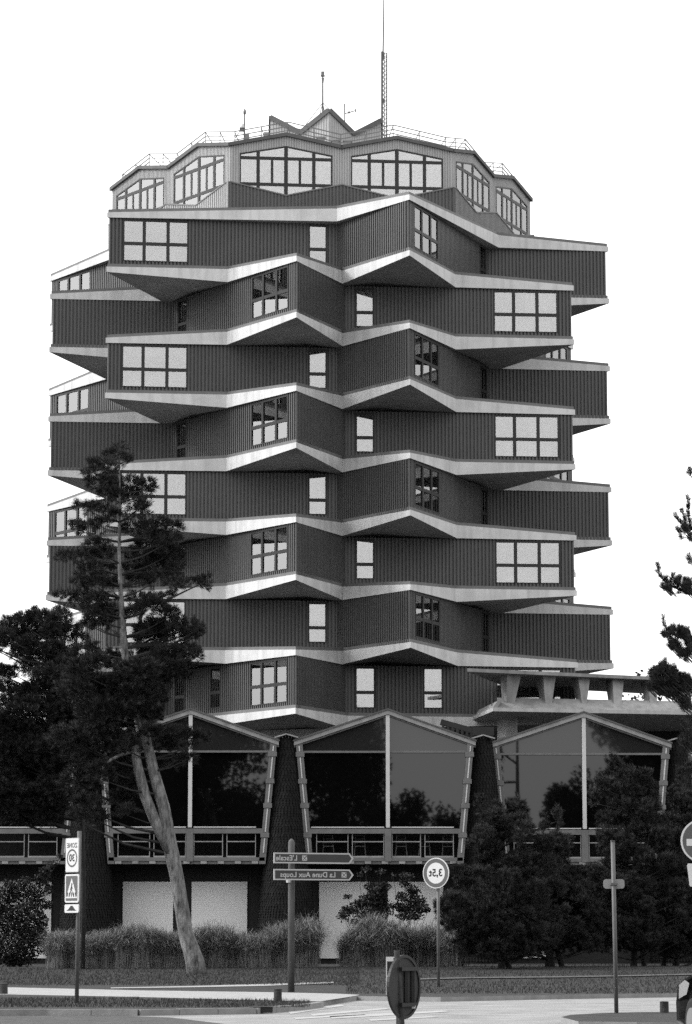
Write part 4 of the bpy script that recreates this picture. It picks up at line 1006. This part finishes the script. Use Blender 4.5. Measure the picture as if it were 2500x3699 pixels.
# two arrow boards on a thick post
b = G(1052, 3584); d = b.y; q = pxm(d)
ds = thing('direction_sign', b, 'thick post carrying two dark arrow boards with pale borders', 'direction sign')
tp = P(1053, 3036, d)
mb = MB(); mb.tube([b, tp-V((0, 0, .05)), tp, tp+V((0, 0, .04))], [.082, .078, .06, .02], 12); mb.obj('post', 'post_wood', ds, smooth=True)
mb = MB(); cpos = P(1047, 3184, d); mb.tube([cpos-V((0, 0, .03)), cpos+V((0, 0, .03))], .088, 12); mb.obj('collar', 'sign_edge', ds)
ang = radians(-20)
sv = V((cos(ang), -sin(ang), 0)); nv = V((sin(ang), -cos(ang), 0)); nv = V((-sv.y, sv.x, 0)); nv = nv if nv.y < 0 else -nv
def arrow(y, hh, txt, sz, tx, icon_x):
    o = P(988, y, d-.40); pl = (o, sv, nv); k = 1/(q*cos(ang)); W_ = 270*k; T_ = 285*k; H_ = hh/q/2
    board('arrow_board', pl, [(0, -H_), (W_, -H_), (T_, 0), (W_, H_), (0, H_)], .03, 'sign_edge', ds)
    m_ = .032
    fld = plate('arrow_field', pl, [(m_, -H_+m_), (W_-m_*.6, -H_+m_), (T_-m_*1.7, 0), (W_-m_*.6, H_-m_), (m_, H_-m_)], .032, 'sign_brown', ds)
    place = lambda x, yy: o+nv*.034+sv*(tx*k-x)+V((0, 0, yy-.004))
    text_mesh(txt, sz, 'sign_edge', 'board_lettering', fld, place, bold=.003)
    c = icon_x*k; r = .062
    ic = plate('icon_field', pl, [(c-r, -r), (c+r, -r), (c+r, r), (c-r, r)], .034, 'sign_edge', fld)
    mb = MB(); g_ = lambda s, z: o+nv*.036+sv*(c+s)+V((0, 0, z))
    for sx in (-1, 1):
        mb.poly([g_(sx*-.05, -.044), g_(sx*-.04, -.052), g_(sx*.05, .04), g_(sx*.04, .05)])
    mb.poly([g_(.042+.014*cos(2*pi*i/10), .042+.014*sin(2*pi*i/10)) for i in range(10)])
    mb.obj('fork_and_spoon', 'sign_brown', ic, fix=False)
arrow(3099, 38, "L'Escale", .175, 45, 109)
arrow(3159, 39, "La Dune Aux Loups", .175, 121, 250)

# round weight limit sign
b = G(1584, 3566); d = b.y; q = pxm(d)
wsn = thing('weight_limit_sign', b, 'round dark ringed weight limit sign on a slim grey post', 'road sign')
c = P(1576, 3154, d-.08); tp = P(1583, 3110, d)
mb = MB(); mb.tube([b, tp], .042, 10); mb.obj('post', 'post_grey', wsn, smooth=True)
ang = radians(33); sv = V((cos(ang), -sin(ang), 0)); nv = V((-sin(ang), -cos(ang), 0)); pl = (c, sv, nv); R_ = 54.6/q
board('disc', pl, disc(R_, 36), .02, 'sign_white', wsn)
fd = plate('white_face', pl, disc(R_*.70, 32), .022, 'sign_white', wsn)
ringmesh('dark_ring', pl, R_*.69, R_*.94, .0235, 'sign_grey', wsn)
place = lambda x, y: c+nv*.0245+sv*(.0-x)+V((0, 0, y))
text_mesh('3,5t', .27, 'sign_black', 'weight_number', fd, place, bold=.007)

# bare post with a small plate seen from behind
b = PZ(2227, 3660, .10); d = b.y; q = pxm(d)
ps = thing('signpost', b, 'tall grey post with a small pale plate seen from behind', 'signpost')
mb = MB(); mb.tube([b, P(2213.5, 3040, d)], .036, 10); mb.tube([P(2213.5, 3041, d), P(2213.4, 3037, d)], .041, 10); mb.obj('post', 'post_grey', ps, smooth=True)
o = P(2218, 3193, d+.05); pl = (o, V((1, 0, 0)), V((0, 1, 0)))
board('plate', pl, rrect(-38/q, 38/q, -17/q, 17/q, .05), .015, 'metal_plate', ps)
mb = MB(); mb.box(P(2218, 3193, d), (.12, .10, .035)); mb.obj('clamp', 'post_grey', ps)

# keep-right disc seen from behind on the near island, with a dark board behind it
d = 32.6; q = pxm(d); bx = P(1462, 3780, d).x
kd = thing('keep_right_sign', (bx, d, 0), 'round sign seen from behind on a leaning post, dark board fixed behind it', 'road sign')
mb = MB(); tp = P(1433, 3433, d); mb.tube([V((bx, d, 0)), tp], .031, 10); mb.tube([tp-V((0, 0, .1)), tp-V((0, 0, .08))], .036, 10); mb.obj('post', 'wood_dark', kd, smooth=True)
c = P(1459, 3565, d+.07); ang = radians(58.5); sv = V((cos(ang), sin(ang), 0)); nv = V((-sin(ang), cos(ang), 0)); R_ = 108.4/q
dsc = board('disc', (c, sv, nv), disc(R_, 40), .012, 'sign_back', kd)
rim = MB(); n = 40
for i in range(n):
    t0, t1 = 2*pi*i/n, 2*pi*(i+1)/n; rim.beam(c+sv*R_*cos(t0)+V((0, 0, R_*sin(t0))), c+sv*R_*cos(t1)+V((0, 0, R_*sin(t1))), .03, .03)
rim.obj('rim', 'sign_black', dsc)
for s in (.02, .16):
    mb = MB(); p = c-nv*.02+sv*s; mb.beam(p+V((0, 0, -.2)), p+V((0, 0, .2)), .035); mb.obj('rail', 'sign_black', dsc)
for z in (-.19, .19):
    mb = MB(); mb.beam(c-nv*.03+sv*(-.12)+V((0, 0, z)), c-nv*.03+sv*.2+V((0, 0, z)), .04); mb.obj('bracket', 'sign_black', dsc)
mb = MB(); p = c-nv*.035+sv*.15+V((0, 0, -.215)); mb.box(p, (.04, .01, .035)); mb.obj('sticker', 'sign_white', dsc)
o = P(1439, 3525, d+.6); q2 = pxm(d+.6); pl = (o, V((1, 0, 0)), V((0, -1, 0)))
bd = board('rear_board', pl, [(-44/q2, -67/q2), (44/q2, -67/q2), (44/q2, 67/q2), (-44/q2, 67/q2)], .015, 'sign_white', kd)
plate('dark_field', pl, [(-40/q2, 2/q2), (40/q2, 2/q2), (40/q2, 51/q2), (-40/q2, 51/q2)], .017, 'sign_black', bd)
plate('dark_field', pl, [(-35/q2, -67/q2), (44/q2, -67/q2), (44/q2, 0), (-35/q2, 0)], .017, 'sign_black', bd)
mb = MB(); mb.beam(o+V((0, .03, -.25)), V((o.x, o.y+.03, 0)), .05); mb.obj('board_post', 'post_grey', bd)

# no-entry sign at the right edge
d = 47.0; q = pxm(d); c = P(2538, 3037.6, d)
ne = thing('no_entry_sign', (P(2546, 3500, d).x, d, 0), 'round dark no entry sign with a white bar above a white plate', 'road sign')
mb = MB(); mb.tube([V((P(2546, 3500, d).x, d+.06, 0)), P(2546, 2960, d+.06)], .04, 10); mb.obj('post', 'post_grey', ne, smooth=True)
pl = (c, V((1, 0, 0)), V((0, -1, 0))); R_ = 78.6/q
board('disc', pl, disc(R_, 40), .015, 'sign_white', ne)
plate('dark_face', pl, disc(R_*.92, 36), .017, 'sign_grey', ne)
plate('white_bar', pl, [(-58/q, -18/q), (58/q, -18/q), (58/q, 7/q), (-58/q, 7/q)], .019, 'sign_white', ne)
o = P(2538, 3160, d); pl = (o, V((1, 0, 0)), V((0, -1, 0)))
board('lower_plate', pl, [(-54/q+.012, 40/q), (54/q, 40/q), (54/q, -42/q), (-44/q, -42/q), (-47/q, -38/q), (-55/q, 34/q)], .012, 'sign_white', ne)

# wooden bollards
def bollard(x0, x1, y0, y1, label, island=False):
    xm = (x0+x1)/2; b = PZ(xm, y1, .10); d = b.y; q = pxm(d); r = (x1-x0)/2/q; h = (y1-y0)/q
    root = thing('bollard', b, label, 'bollard', 'short wooden bollards')
    mb = MB(); mb.tube([b, b+V((0, 0, h*.75)), b+V((0, 0, h*.9))], [r, r*.98, r*.97], 14, .02); mb.obj('stump', 'wood_dark', root)
    mb = MB(); mb.tube([b+V((0, 0, h*.9)), b+V((0, 0, h*.97)), b+V((0, 0, h))], [r*1.03, r*1.0, r*.6], 14); mb.obj('cap', 'wood_dark' if not island else 'wood_dark', root)
bollard(-3, 28, 3553, 3591, 'short wooden bollard at the far end of the footpath')
bollard(989, 1018, 3572, 3618, 'short wooden bollard at the corner of the verge by the arrow sign')
bollard(2384, 2416, 3618, 3659, 'short wooden bollard on the traffic island by the parked car')

# car nosing into the picture, seen along its flank
d = 39.0; q = pxm(d)
hd = radians(79); fw = V((-cos(hd), sin(hd), 0)); sdv = V((-sin(hd), -cos(hd), 0))             # forward, and the flank that faces us
nose = V((P(2442, 3600, d).x, d, 0))
car = thing('parked_car', nose-fw*2-sdv*.85, 'dark car at the road edge with a bright headlamp', 'car')
def cw(l, s, z): return nose-fw*l+sdv*(s-1.70)+V((0, 0, z))                                     # l back from the nose, s across
prof = [(0.02, .32), (0, .55), (.08, .74), (.35, .84), (1.05, .98), (1.75, 1.42), (2.6, 1.48), (3.4, 1.40), (3.95, 1.02), (4.15, .9), (4.2, .4), (4.05, .26), (.3, .24)]
mb = MB(); n = len(prof)
rings = []
for s, sh in ((.85-.70, .04), (.85-.82, .015), (.85-.85, 0), (.85+.85, 0), (.85+.82, .015), (.85+.70, .04)):
    rings.append([cw(l+sh*(1 if l < 2 else -1), (s if z < 1.0 else .85+(s-.85)*(1-.35*(z-1.0))), z-sh*(1 if z > .6 else -1)) for l, z in prof])
for r0, r1 in zip(rings, rings[1:]):
    mb.add(r0+r1, [(i, (i+1) % n, (i+1) % n+n, i+n) for i in range(n)])
mb.poly(rings[0]); mb.poly(rings[-1]); mb.obj('body', 'car_paint', car)
for l in (.78, 3.35):
    for s in (1.70-.085, .085):
        mb = MB(); cc = cw(l, s, .31); mb.tube([cc-sdv*.11, cc-sdv*.09, cc+sdv*.115, cc+sdv*.13], [.27, .31, .31, .27], 20); wh = mb.obj('wheel', 'tyre', car)
        mb = MB(); sgn = 1 if s > 1 else -1; mb.tube([cc+sdv*.10*sgn, cc+sdv*.137*sgn], [.2, .19], 20); mb.obj('rim', 'metal_rail', wh)
mb = MB(); mb.add([cw(.16, 1.712, .60), cw(.50, 1.715, .66), cw(.62, 1.715, .80), cw(.42, 1.712, .84), cw(.18, 1.712, .77)], [(0, 1, 2, 3, 4)]); mb.obj('headlamp', 'lens', car, fix=False)
mb = MB(); mb.add([cw(1.35, 1.66, 1.04), cw(3.5, 1.66, 1.06), cw(3.2, 1.56, 1.34), cw(1.85, 1.56, 1.36)], [(0, 1, 2, 3)]); mb.obj('side_window', 'glass_pavilion', car, fix=False)
